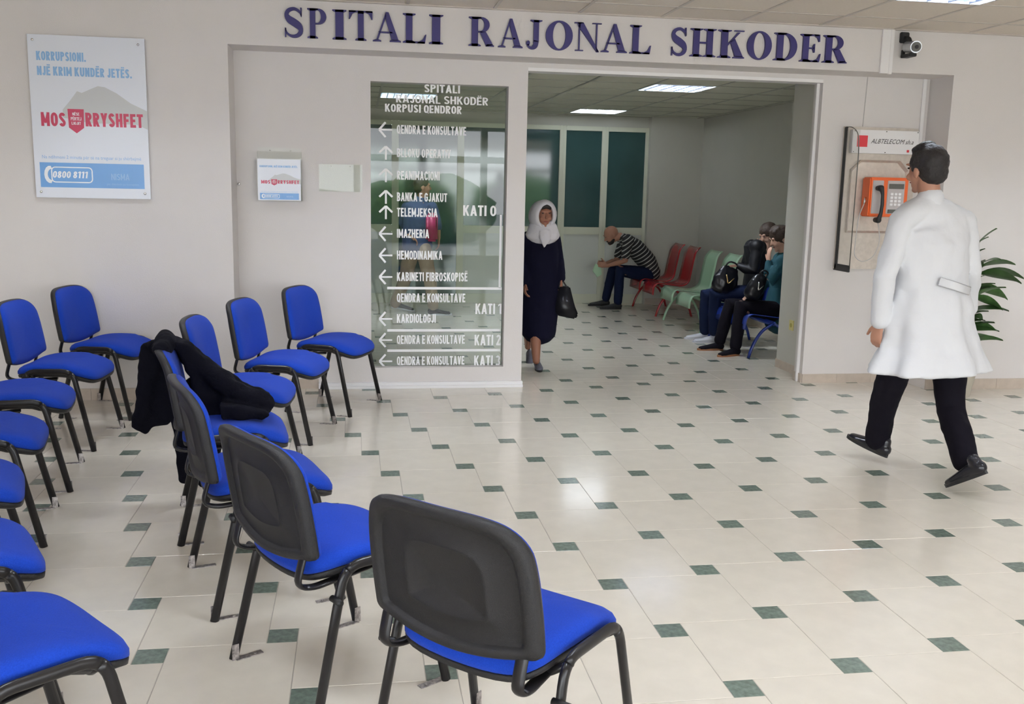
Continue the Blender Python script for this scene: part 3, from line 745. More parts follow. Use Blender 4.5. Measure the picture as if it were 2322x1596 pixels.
def make_chair():
    t = empty('waiting_chair')
    bm = bmesh.new(); pad(bm, seat_out, [(.02, .020), (.4, .021), (.7, .020), (.88, .014), (.96, .004), (1., -.012), (1., -.028), (.97, -.034), (.02, -.034)], seat_map)
    s = bm_obj('seat', bm, M_fabric, t, smooth=True)
    bm = bmesh.new(); pad(bm, seat_out, [(.02, -.033), (.985, -.033), (.995, -.036), (.985, -.050), (.90, -.064), (.02, -.066)], seat_map)
    bm_obj('seat_pan', bm, M_shell, s, smooth=True)
    bm = bmesh.new(); pad(bm, back_out, [(.02, .002), (.97, .002), (1.0, -.002), (1.012, -.012), (1.005, -.026), (.97, -.034), (.90, -.034), (.855, -.030), (.84, -.020), (.82, -.018), (.5, -.022), (.48, -.025), (.46, -.021), (.02, -.021)], back_map)
    k = bm_obj('backrest', bm, M_shell, t, smooth=True)
    bm = bmesh.new(); pad(bm, back_out, [(.02, .030), (.5, .030), (.8, .027), (.92, .020), (.975, .010), (.985, .001), (.98, -.001), (.02, -.001)], back_map)
    bm_obj('back_cushion', bm, M_fabric, k, smooth=True)
    for sy in (-1, 1):
        y0, y1 = .276 * sy, .258 * sy
        F0, F1, R1, R0 = (.238, y0, 0), (.135, y1, .470), (-.125, y1, .470), (-.238, y0, 0)
        path = smooth_path([F0, F1, R1, R0], .06, 6)
        mids = [i for i, p in enumerate(path)]
        a, b = 1 + 3, len(path) - 5
        for nm, seg in (('leg', path[:a + 1]), ('side_rail', path[a:b + 1]), ('leg', path[b:])):
            bm = bmesh.new(); tube(bm, seg, .0115, .0160, side=(0, 1, 0), r=0, n=12); bm_obj(nm, bm, M_tube, t, smooth=True)
        for sx in (-1, 1):
            bm = bmesh.new(); x = .236 * sx; y = y0 - .012 * sy
            box(bm, min(x, x - sx * .095), max(x, x - sx * .095), y - .012, y + .012, 0, .003)
            box(bm, x - .012, x + .012, y - .002, y + .001, 0, .055)
            cyl(bm, (x - sx * .07, y, .004), .006, .004, 'z', 8)
            bm_obj('floor_bracket', bm, M_bracket, t)
        bm = bmesh.new()
        tube(bm, [(.02, .175 * sy, .415), (-.20, .20 * sy, .405), (-.256, .207 * sy, .425), (-.236, .207 * sy, .50), (-.214, .207 * sy, .56)], .018, .008, side=(0, 1, 0), r=.05, n=12)
        bm_obj('back_support', bm, M_tube, t, smooth=True)
        bm = bmesh.new(); cyl(bm, (-.163, y1 + .016 * sy, .380), .010, .05, 'y', 14); bm_obj('bolt', bm, M_rubber, t, smooth=True)
    for x in (-.10, .13):
        bm = bmesh.new(); tube(bm, [(x, -.26, .455), (x, -.19, .405), (x, .19, .405), (x, .26, .455)], .010, r=.02, n=10); bm_obj('crossbar', bm, M_tube, t, smooth=True)
    return t
chair0 = make_chair()
CH = [  # x, y, heading, label
    (-.166, 6.875, -23, 'blue fabric chair beside the glass sign, farthest of the middle row'),
    (-.451, 6.138, -14, 'blue fabric chair second from the glass sign in the middle row'),
    (-.600, 5.36, -5, 'blue fabric chair behind the draped coat, third from the glass sign'),
    (-.575, 4.50, 8.5, 'blue fabric chair with a black coat draped over its back'),
    (-.376, 3.75, 17.5, 'blue fabric chair with back turned, right in front of the chair with the coat'),
    (-.07, 3.01, 31.5, 'blue fabric chair with black back turned, second nearest of the middle row'),
    (.385, 2.36, 46, 'big blue fabric chair nearest the viewer in the middle row, black back turned'),
    (-1.66, 6.85, -12, 'blue fabric chair against the left wall below the large poster'),
    (-1.746, 6.073, -4, 'blue fabric chair second from the left wall, cut by the left photo edge'),
    (-1.727, 5.246, 9, 'blue fabric chair third from the wall in the left row, only its seat showing'),
    (-1.631, 4.46, 11, 'blue fabric chair seat fourth from the wall in the left row'),
    (-1.49, 3.71, 17, 'blue fabric chair seat fifth from the wall in the left row, just its corner showing'),
    (-1.22, 2.99, 26, 'blue fabric chair seat at left edge, sixth from the wall in the left row'),
    (-.86, 2.36, 38, 'large blue seat in the lower left corner, nearest of the left row')]
for i, (x, y, a, lb) in enumerate(CH):
    c = chair0 if i == 0 else copy_tree(chair0)
    c.location = (x, y, 0); c.rotation_euler = (0, 0, math.radians(a))
    tag(c, lb, 'chair', 'blue waiting chairs, middle row' if i < 7 else 'blue waiting chairs, left row')

# ---------------------------------------------------------------- coat over the fourth chair
CB = {}
def capsule(bm, a, ra, b, rb, flat=1., side=(0, 1, 0), n=12): limb(bm, [(a, ra, ra * flat), (b, rb, rb * flat)], side, n)
c4 = Matrix.Translation((-.575, 4.50, 0)) @ Matrix.Rotation(math.radians(8.5), 4, 'Z')
def w4(x, y, z): return c4 @ V((x, y, z))
bm = bmesh.new()
sd = c4.to_3x3() @ V((0, 1, 0)); fw = c4.to_3x3() @ V((1, 0, 0))
def slab(px, Yc, th):
    P = [atY(x, y, Yc) for x, y in px]; n = len(P)
    f = [bm.verts.new(p + V((0, -th / 2, 0))) for p in P]; k = [bm.verts.new(p + V((0, th / 2, 0))) for p in P]
    bm.faces.new(f); bm.faces.new(k[::-1])
    for i in range(n): bm.faces.new((f[i], k[i], k[(i + 1) % n], f[(i + 1) % n]))
# far corner of the backrest, panel hanging behind, long panel at the far side, sleeve over the front and seat
slab([(326, 782), (345, 770), (385, 764), (402, 776), (398, 860), (404, 925), (384, 960), (352, 966), (332, 982), (300, 966), (312, 900), (318, 860)], 4.86, .07)
slab([(345, 775), (385, 765), (425, 778), (400, 800), (360, 806)], 4.74, .20)
slab([(392, 870), (440, 850), (498, 900), (500, 1000), (492, 1106), (452, 1104), (448, 1092), (408, 1092), (394, 1000)], 4.84, .05)
slab([(395, 770), (432, 780), (470, 812), (520, 852), (568, 876), (612, 888), (624, 912), (612, 936), (560, 930), (512, 922), (500, 985), (470, 1000), (452, 930), (438, 862), (408, 806)], 4.60, .10)
slab([(500, 905), (560, 915), (618, 928), (600, 943), (540, 942), (505, 946)], 4.50, .20)
limb(bm, [(atY(405, 790, 4.66), .05, .045), (atY(455, 828, 4.60), .055, .05), (atY(510, 872, 4.55), .055, .05), (atY(565, 900, 4.52), .052, .045), (atY(607, 912, 4.52), .048, .04)], (0, 1, 0), 14)
limb(bm, [(w4(-.30, -.10, .845), .028, .035), (w4(-.285, .02, .835), .045, .042), (w4(-.29, .22, .835), .05, .045)], (0, 0, 1), 14)
limb(bm, [(atY(345, 790, 4.80), .035, .06), (atY(335, 860, 4.84), .045, .05), (atY(325, 940, 4.85), .05, .045)], (0, 1, 0), 12)
limb(bm, [(atY(340, 788, 4.8), .03, .03), (atY(380, 772, 4.68), .035, .03), (atY(425, 790, 4.6), .035, .03)], (0, 1, 0), 12)
coat = blob('draped_coat', bm, M_black, None, .009, 12, .5, .012, 11.)
tag(coat, 'black knitted coat draped over the back and seat of a blue chair', 'coat')

# ---------------------------------------------------------------- seats in the hall
def metal(name, c): return mat(name, c, .22, spec=.6, coat=.3)
M_red = metal('red_enamel', (.36, .018, .022)); M_mint = metal('mint_enamel', (.38, .58, .41)); M_navy = metal('blue_enamel', (.02, .045, .26))
def bench(name, ys, legs_y, m, label):
    r = empty(name, (3.95, sum(ys) / len(ys), 0), 0, label, 'bench'); cx, cy = 3.95, sum(ys) / len(ys)
    prof = smooth_path([V((-.27, 0, .27)), V((-.255, 0, .415)), V((.10, 0, .37)), V((.20, 0, .42)), V((.27, 0, .80)), V((.335, 0, .865))], .09, 6)
    for y in ys:
        bm = bmesh.new(); ncol = 7; rows = []
        for side in (0, 1):
            g = []
            for k, p in enumerate(prof):
                T = (prof[min(k + 1, len(prof) - 1)] - prof[max(k - 1, 0)]).normalized(); N = V((-T.z, 0, T.x))
                row = []
                for c in range(ncol):
                    u = -1 + 2 * c / (ncol - 1); ww = .235 - .02 * max(0, k - 12) / 8
                    q = p + N * (.004 * (1 - 2 * side) + .012 * u * u)
                    row.append(bm.verts.new((q.x, u * ww, q.z)))
                g.append(row)
            rows.append(g)
        A, B = rows
        for k in range(len(prof) - 1):
            for c in range(ncol - 1):
                bm.faces.new((A[k][c], A[k][c + 1], A[k + 1][c + 1], A[k + 1][c])); bm.faces.new((B[k][c], B[k + 1][c], B[k + 1][c + 1], B[k][c + 1]))
            for c in (0, ncol - 1): bm.faces.new((A[k][c], A[k + 1][c], B[k + 1][c], B[k][c]))
        for k in (0, len(prof) - 1):
            for c in range(ncol - 1): bm.faces.new((A[k][c], B[k][c], B[k][c + 1], A[k][c + 1]))
        bm_obj('seat_shell', bm, m, r, smooth=True, loc=(0, y - cy, 0))
    bm = bmesh.new(); tube(bm, [(0, min(legs_y) - cy, .33), (0, max(legs_y) - cy, .33)], .025, .025, r=0); bm_obj('beam', bm, m, r, smooth=True)
    for y in legs_y:
        for sx in (-1, 1):
            bm = bmesh.new(); tube(bm, [(0, y - cy, .335), (sx * .12, y - cy, .26), (sx * .20, y - cy, .12), (sx * .235, y - cy, .0)], .022, .014, side=(0, 1, 0), r=.08, n=10)
            bm_obj('leg', bm, m, r, smooth=True)
    return r
bench('red_bench', (12.48, 11.88), (12.70, 11.66), M_red, 'red perforated metal two-seat bench under the man in the striped shirt')
bench('mint_bench', (11.13, 10.52), (11.34, 10.06), M_mint, 'pale mint-green metal bench between the red bench and the seated women')
bench('blue_bench', (9.55, 8.93), (9.79, 8.69), M_navy, 'dark blue metal bench under the two seated women')

# ---------------------------------------------------------------- people
M_skin = mat('skin_tan', (.42, .21, .14), .5); M_skin2 = mat('skin_dark_tan', (.30, .13, .08), .5); M_skin3 = mat('skin_light', (.52, .31, .23), .5)
M_hair = mat('dark_hair', (.012, .009, .009), .5, bump=.5, bump_scale=150, noise_amt=.3, noise_scale=40); M_hairb = mat('brown_hair', (.035, .020, .013), .5, bump=.5, bump_scale=150)
M_labcoat = mat('white_lab_coat', (.64, .65, .68), .8, bump=.25, bump_scale=25)
M_trous = mat('black_trousers', (.006, .005, .009), .85, spec=.15); M_shoe = mat('black_leather', (.010, .010, .014), .22); M_navycoat = mat('navy_coat', (.004, .004, .015), .85, spec=.15)
M_scarf = mat('white_headscarf', (.62, .60, .64), .75, bump=.3, bump_scale=40); M_jeans = mat('dark_jeans', (.008, .014, .042), .85, spec=.15, bump=.2, bump_scale=200)
M_leather = mat('black_leather_bag', (.006, .006, .009), .28, spec=.4); M_grey = mat('grey_shoe', (.10, .10, .13), .45); M_tealknit = mat('teal_knit', (.006, .055, .075), .85, bump=.3, bump_scale=120)
M_bjacket = mat('black_jacket', (.004, .004, .006), .55, spec=.3); M_gum = mat('brown_gum_sole', (.30, .13, .06), .6); M_wshoe = mat('white_shoe', (.62, .64, .70), .5)
M_beige = mat('beige_trousers', (.36, .27, .20), .8); M_bshirt = mat('blue_shirt', (.045, .07, .17), .75); M_pink = mat('magenta_bag', (.42, .02, .12), .5)
M_eye = mat('eye_dark', (.02, .012, .01), .2); M_lip = mat('lip', (.28, .08, .07), .5); M_mask = mat('pale_green_paper', (.50, .74, .52), .7)
M_beard = mat('beard', (.016, .012, .011), .7)
def striped():
    m = mat('striped_jersey', (.02, .02, .022), .8); nt = m.node_tree; b = nt.nodes['Principled BSDF']
    tc = nt.nodes.new('ShaderNodeTexCoord'); mp = nt.nodes.new('ShaderNodeMapping'); mp.inputs['Rotation'].default_value = (0, math.radians(38), 0)
    w = nt.nodes.new('ShaderNodeTexWave'); w.bands_direction = 'Z'; w.inputs['Scale'].default_value = 6.6; w.inputs['Distortion'].default_value = .25
    r = nt.nodes.new('ShaderNodeValToRGB'); r.color_ramp.elements[0].position = .80; r.color_ramp.elements[0].color = (.02, .02, .022, 1)
    r.color_ramp.elements[1].position = .86; r.color_ramp.elements[1].color = (.42, .42, .40, 1)
    nt.links.new(tc.outputs['Object'], mp.inputs[0]); nt.links.new(mp.outputs[0], w.inputs[0]); nt.links.new(w.outputs['Fac'], r.inputs[0]); nt.links.new(r.outputs[0], b.inputs['Base Color'])
    return m
M_stripe = striped()

def head(bm, c, f, u, s=1.):
    """cranium, face, jaw, nose, ears and neck stub around head centre c; f forward, u up"""
    c, f, u = V(c), V(f).normalized(), V(u).normalized(); f = (f - u * f.dot(u)).normalized(); l = u.cross(f)
    R = Matrix((l, -f, u)).transposed()
    q = lambda a, b, d: c + (l * a + f * b + u * d) * s
    ball(bm, q(0, -.012, .028), .077 * s, .094 * s, .088 * s, R, 20)
    ball(bm, q(0, .028, -.01), .062 * s, .062 * s, .085 * s, R, 18)
    ball(bm, q(0, .038, -.068), .044 * s, .046 * s, .044 * s, R, 14)
    ball(bm, q(0, .070, -.098), .020 * s, .018 * s, .016 * s, R, 10)
    limb(bm, [(q(0, .088, .012), .007 * s, .008 * s), (q(0, .106, -.024), .013 * s, .011 * s)], l, 10)
    for a in (-1, 1):
        ball(bm, q(a * .079, -.008, -.012), .010 * s, .019 * s, .031 * s, R, 10)
        ball(bm, q(a * .036, .072, -.03), .022 * s, .018 * s, .020 * s, R, 10)
        ball(bm, q(a * .032, .083, .035), .024 * s, .009 * s, .008 * s, R, 8)
    return q, R, l, f, u
def face_parts(q, R, s, parent, root_mat=M_lip):
    for a in (-1, 1):
        bm = bmesh.new(); ball(bm, q(a * .031, .084, .016), .010 * s, .004 * s, .005 * s, R, 10); bm_obj('eye', bm, M_eye, parent, smooth=True)
    bm = bmesh.new(); ball(bm, q(0, .084, -.058), .024 * s, .006 * s, .006 * s, R, 10); bm_obj('mouth', bm, root_mat, parent, smooth=True)
def hand(bm, w, d, n, th, s=1., curl=.5):
    """w wrist, d finger direction, n palm normal, th side of the thumb"""
    w, d, n, th = V(w), V(d).normalized(), V(n).normalized(), V(th).normalized()
    th = (th - d * th.dot(d)).normalized(); n = d.cross(th) if d.cross(th).dot(n) > 0 else th.cross(d)
    limb(bm, [(w - d * .02 * s, .027 * s, .020 * s), (w + d * .02 * s, .032 * s, .016 * s), (w + d * .075 * s, .040 * s, .014 * s), (w + d * .088 * s, .038 * s, .012 * s)], th, 12)
    for i, (o, ln) in enumerate(((.029, .068), (.010, .078), (-.010, .073), (-.029, .056))):
        p = w + d * .085 * s + th * o * s; pts = [(w + d * .06 * s + th * o * s, .009 * s, .009 * s), (p, .0092 * s, .0092 * s)]; a = 0
        for k, fr in enumerate((.42, .33, .25)):
            a += curl * (.9 if k else .6); dd = d * math.cos(a) + n * math.sin(a) + th * o * .25
            p = p + dd.normalized() * ln * fr * s; pts.append((p, (.0088 - .0008 * k) * s, (.0088 - .0008 * k) * s))
        limb(bm, pts, th, 8)
    p = w + d * .025 * s + th * .028 * s; pts = [(p, .013 * s, .012 * s)]
    for k, (a, ln) in enumerate(((.75, .04), (.5, .032))):
        p = p + (d * math.cos(a) + th * math.sin(a) + n * .35 * curl).normalized() * ln * s; pts.append((p, (.011 - .0015 * k) * s, (.010 - .0015 * k) * s))
    limb(bm, pts, n, 8)
def shoe(name, heel, d, m, parent, s=1., up=(0, 0, 1), sole=None):
    """heel: back of the sole on the ground, d pointing to the toe"""
    heel, d, up = V(heel), V(d).normalized(), V(up).normalized(); l = up.cross(d).normalized(); up = d.cross(l)
    q = lambda a, c: heel + (d * a + up * c) * s
    bm = bmesh.new()
    limb(bm, [(q(.035, .040), .034 * s, .036 * s), (q(.10, .040), .037 * s, .036 * s), (q(.16, .032), .042 * s, .028 * s), (q(.215, .026), .044 * s, .022 * s), (q(.255, .022), .034 * s, .018 * s)], l, 14)
    limb(bm, [(q(.045, .05), .032 * s, .032 * s), (q(.05, .085), .031 * s, .034 * s)], l, 12)
    o = blob(name, bm, m, parent, .006, 3)
    if True:
        bm = bmesh.new(); out = []
        for k in range(20):
            a = 2 * PI * k / 20; x = .148 + .142 * math.cos(a); y = math.sin(a) * (.036 + .009 * math.cos(a)); out.append((x, y))
        lo = [bm.verts.new(heel + (d * x + l * y + up * .0) * s) for x, y in out]; hi = [bm.verts.new(heel + (d * x + l * y * 1.02 + up * .020) * s) for x, y in out]
        bm.faces.new(lo[::-1]); bm.faces.new(hi)
        for k in range(20): bm.faces.new((lo[k], lo[(k + 1) % 20], hi[(k + 1) % 20], hi[k]))
        bm_obj('sole', bm, sole or M_rubber, o)
    return o
def person(name, label): return empty(name, (0, 0, 0), 0, label, 'person')
def rooted(root):
    """move an assembled figure's Empty to its feet without moving its parts"""
    return root
def base_at(root, x, y):
    root.location = (x, y, 0)
    for c in root.children: c.location = c.location - V((x, y, 0))

# --- doctor in the white coat, walking away to the left
D = person('person', 'person in a white lab coat and black trousers walking past the payphone, seen from behind')
Yd = 4.95
hd = math.radians(102); f_ = V((math.cos(hd), math.sin(hd), 0)); l_ = V((-f_.y, f_.x, 0)); UP = V((0, 0, 1))
hc = atY(2100, 386, 4.96)
nk = atY(2108, 445, 4.93)
Ls, Rs = atY(2046, 500, 4.90), atY(2180, 506, 4.99)
Le, Lw = atY(2006, 625, 4.86), atY(1994, 728, 4.92)
Re, Rw = atY(2203, 610, 5.0), atY(2196, 700, 5.12)
ch_ = atY(2113, 540, 4.94); wa = atY(2112, 640, 4.94); pe = atY(2108, 730, 4.94)
Lh, Rh = atY(2062, 750, 4.92), atY(2150, 750, 4.98)
Lk, Lf = atY(2006, 905, 5.12), atY(1990, 990, 5.20)
Rk, Rf = atY(2156, 930, 4.86), atY(2189, 1035, 4.62)
bm = bmesh.new()
hf = V((-.26, .96, -.08)).normalized()
q, R, *_ = head(bm, hc, hf, V((-.06, .04, 1)), 1.06)
limb(bm, [(hc - UP * .05 - f_ * .02, .055, .058), (nk, .060, .060), (nk - UP * .05, .075, .065)], l_, 14)
limb(bm, [(Ls * .5 + Rs * .5 - UP * .02, .16, .085), (ch_, .165, .105), (wa, .145, .10), (pe, .165, .115), (pe - UP * .08, .15, .11)], l_, 18)
for a, b, c, k in ((Ls, Le, Lw, 0), (Rs, Re, Rw, 1)): limb(bm, [(a, .052, .052), (a.lerp(b, .5), .045, .045), (b, .038, .038), (b.lerp(c, .4), .036, .036), (c, .025, .022)], l_, 12)
for a, b, c in ((Lh, Lk, Lf), (Rh, Rk, Rf)): limb(bm, [(a, .085, .085), (a.lerp(b, .6), .065, .065), (b, .052, .052), (b.lerp(c, .4), .050, .050), (c, .036, .036)], l_, 12)
hand(bm, Lw + V((0, 0, -.01)), V((-.08, .10, -1)), V((.8, .5, 0)), V((-.3, .8, 0)), 1.02, .55)
hand(bm, Rw, V((-.3, .6, -.6)), V((-1, 0, 0)), V((-.3, .6, .3)), 1.0, .5)
blob('body', bm, M_skin, D, .0065, 3)
face_parts(q, R, 1.06, D)
bm = bmesh.new(); f2 = hf
ball(bm, q(0, -.022, .040), .094, .108, .098, R, 22); ball(bm, q(0, -.052, -.012), .082, .066, .074, R, 16); limb(bm, [(q(0, .045, .105), .055, .026), (q(0, -.01, .125), .065, .024)], _[0], 12)
blob('hair', bm, M_hair, D, .007, 3, .5, .004, 40)
# coat
bm = bmesh.new()
limb(bm, [(Ls, .075, .072), (Ls.lerp(Le, .45), .068, .066), (Le, .060, .058), (Le.lerp(Lw, .5), .057, .052), (Lw + V((0, 0, .005)), .055, .048)], l_, 16)
limb(bm, [(Rs, .075, .072), (Rs.lerp(Re, .45), .068, .066), (Re, .060, .058), (Re.lerp(Rw, .5), .057, .052), (Rw, .052, .046)], l_, 16)
mid = Ls * .5 + Rs * .5
limb(bm, [(nk - UP * .025, .078, .074), (nk - UP * .055, .125, .085), (mid + UP * .015, .215, .105), (mid - UP * .05, .245, .125), (ch_ - UP * .03, .245, .140), (wa, .228, .140)], l_, 28)
for e in (Ls, Rs): limb(bm, [(nk - UP * .05, .07, .07), (nk.lerp(e, .6) - UP * .012, .078, .070), (e - UP * .005, .080, .076)], f_, 16)
folds = [(.0, 0)]
def fold(i, a): return 1 + (.012 + .016 * i) * math.sin(7 * a + 1.0) + (.008 * i) * math.sin(11 * a + i * .6)
hem = atY(2103, 838, 4.93)
limb(bm, [(wa + UP * .06, .215, .138), (wa, .220, .142), (pe, .268, .178), (pe.lerp(hem, .5), .310, .205), (hem + UP * .01, .380, .235), (hem - UP * .005, .384, .238)], l_ * 1.0, 64, caps=False, mod=fold)
coatd = blob('lab_coat', bm, M_labcoat, D, .009, 4, .5, .015, 6.5)
bm = bmesh.new(); A, B = wa - f_ * .152 + l_ * .095 + UP * .022, wa - f_ * .155 - l_ * .125 - UP * .035
tube(bm, [A, (A + B) / 2 - f_ * .012, B], .024, .004, side=(0, 0, 1), r=0, n=8); bm_obj('half_belt', bm, M_labcoat, D, smooth=True)
bm = bmesh.new(); limb(bm, [(nk - UP * .012 - f_ * .008, .072, .068), (nk - UP * .045, .088, .082)], l_, 20); bm_obj('collar', bm, M_labcoat, D, smooth=True)
bm = bmesh.new()
for a, b, c in ((Lh, Lk, Lf), (Rh, Rk, Rf)): limb(bm, [(a, .10, .10), (a.lerp(b, .6), .092, .088), (b, .080, .078), (b.lerp(c, .5), .076, .074), (c - UP * .015, .074, .072)], l_, 16)
blob('trousers', bm, M_trous, D, .009, 4, .5, .006, 12)
hl = atY(2014, 1040, 5.12); shoe('shoe', hl, V((-.42, .86, .22)), M_shoe, D, 1.04, V((.15, -.15, 1)))
tp = atZ(2150, 1104, .02); dr = V((-.20, .80, -.50)).normalized(); shoe('shoe', tp - dr * .29, dr, M_shoe, D, 1.04, V((-.3, .3, 1)))
base_at(D, 3.16, 4.93)

# --- woman in a white headscarf, walking towards the viewer
W = person('person', 'person in a white headscarf and long navy coat walking from the hall with a bag')
Yw = 8.28; ff = V((-.12, -1, 0)).normalized(); ll = V((-ff.y, ff.x, 0))
hc = atY(1232, 487, 8.22); nk = atY(1225, 522, Yw); Ls, Rs = atY(1255, 540, Yw), atY(1196, 540, Yw)
Le, Lw = atY(1266, 590, Yw + .02), atY(1271, 630, Yw - .05); Re, Rw = atY(1188, 592, Yw), atY(1190, 640, Yw - .1)
ch_, wa, pe = atY(1225, 565, Yw), atY(1224, 610, Yw), atY(1224, 650, Yw)
Lh, Rh = atY(1236, 660, Yw), atY(1210, 660, Yw); Fk, Fa = atY(1214, 752, 8.22), atY(1216, 818, 8.16); Bk, Ba = atY(1200, 745, 8.36), atY(1197, 786, 8.55)
bm = bmesh.new(); q, R, *_ = head(bm, hc, V((.12, -1, -.05)), V((0, 0, 1)), .98)
limb(bm, [(hc - UP * .05, .05, .05), (nk, .055, .052), (nk - UP * .05, .07, .06)], ll, 12)
limb(bm, [(Ls * .5 + Rs * .5, .13, .08), (ch_, .14, .10), (wa, .13, .10), (pe, .15, .11)], ll, 16)
for a, b, c in ((Ls, Le, Lw), (Rs, Re, Rw)): limb(bm, [(a, .045, .045), (b, .034, .034), (c, .022, .02)], ll, 12)
limb(bm, [(Lh, .075, .075), (Bk, .05, .05), (Bk.lerp(Ba, .4), .045, .045), (Ba, .03, .03)], ll, 12); limb(bm, [(Rh, .075, .075), (Fk, .05, .05), (Fk.lerp(Fa, .4), .047, .047), (Fa, .032, .032)], ll, 12)
hand(bm, Lw, V((.1, -.1, -1)), V((-1, 0, 0)), V((0, -1, 0)), .9, .9); hand(bm, Rw, V((0, -.2, -1)), V((1, 0, 0)), V((0, -1, 0)), .9, .5)
blob('body', bm, M_skin2, W, .007, 3); face_parts(q, R, .98, W)
bm = bmesh.new(); limb(bm, [(q(-.04, .075, .068), .022, .018), (q(.0, .085, .078), .022, .018), (q(.04, .075, .068), .022, .018)], (0, 0, 1), 10); blob('hair', bm, M_hair, W, .006, 3)
bm = bmesh.new(); n_ = 26; rings = []
fd = _[1]; ud = _[2]; ld = _[0]
for k, (dep, w, h, cz) in enumerate([(.080, .064, .088, -.006), (.088, .076, .102, -.008), (.070, .098, .122, -.006), (.02, .118, .138, -.004), (-.05, .122, .135, -.008), (-.10, .095, .105, -.02), (-.135, .03, .03, -.03)]):
    rings.append([bm.verts.new(q(math.cos(2 * PI * j / n_) * w, dep + .012 * math.sin(2 * PI * j / n_), cz + math.sin(2 * PI * j / n_) * h)) for j in range(n_)])
inner = [bm.verts.new(q(math.cos(2 * PI * j / n_) * .070, .03, -.006 + math.sin(2 * PI * j / n_) * .095)) for j in range(n_)]
rings = [inner] + rings
for a, b in zip(rings, rings[1:]):
    for j in range(n_): bm.faces.new((a[j], a[(j + 1) % n_], b[(j + 1) % n_], b[j]))
bm.faces.new(rings[-1])
sc = bm_obj('headscarf', bm, M_scarf, W, smooth=True)
bm = bmesh.new(); limb(bm, [(q(-.05, .03, -.13), .06, .04), (q(.05, .03, -.13), .06, .04)], UP, 12); limb(bm, [(q(0, -.0, -.12), .13, .085), (q(0, .0, -.17), .15, .095)], ll, 18)
limb(bm, [(q(-.01, .085, -.14), .05, .022), (q(-.015, .11, -.21), .045, .018), (q(-.02, .115, -.27), .012, .01)], ll, 12); blob('scarf_knot', bm, M_scarf, sc, .008, 3, .5, .004, 20)
bm = bmesh.new()
for a, b, c in ((Ls, Le, Lw), (Rs, Re, Rw)): limb(bm, [(a, .062, .062), (b, .054, .052), (c, .044, .042)], ll, 14)
limb(bm, [(nk - UP * .03, .08, .06), (Ls * .5 + Rs * .5 + UP * .01, .145, .09), (ch_, .165, .125), (wa, .165, .125), (pe, .185, .14), (atY(1222, 700, Yw), .175, .135), (atY(1221, 748, Yw), .160, .13)], ll, 24)
blob('long_coat', bm, M_navycoat, W, .009, 4, .5, .006, 9)
shoe('shoe', atY(1217, 832, 8.28) * 1 + V((0, .02, 0)), V((-.05, -1, -.02)), M_grey, W, .86); shoe('shoe', atY(1198, 800, 8.62), V((-.05, -.7, -.7)), M_grey, W, .86, V((0, -.7, .7)))
base_at(W, 1.55, 8.25)
bg = empty('handbag', (0, 0, 0), 0, 'black shopping bag carried by the person in the white headscarf', 'bag')
bm = bmesh.new(); yb = 8.22
out = [atY(x, y, yb) for x, y in ((1266, 650), (1290, 648), (1300, 690), (1309, 712), (1302, 722), (1262, 714), (1256, 700))]
pf = [bm.verts.new(p + V((0, -.055, 0))) for p in out]; pb = [bm.verts.new(p + V((0, .055, 0))) for p in out]
bm.faces.new(pf); bm.faces.new(pb[::-1])
for k in range(7): bm.faces.new((pf[k], pb[k], pb[(k + 1) % 7], pf[(k + 1) % 7]))
bmesh.ops.bevel(bm, geom=list(bm.edges), offset=.012, segments=2, affect='EDGES'); bm_obj('bag_body', bm, M_leather, bg, smooth=True)
for dy in (-.04, .04):
    bm = bmesh.new(); tube(bm, [atY(1268, 652, yb + dy), atY(1270, 636, yb), atY(1276, 636, yb), atY(1286, 652, yb + dy)], .007, r=.03, n=8); bm_obj('handle', bm, M_leather, bg, smooth=True)

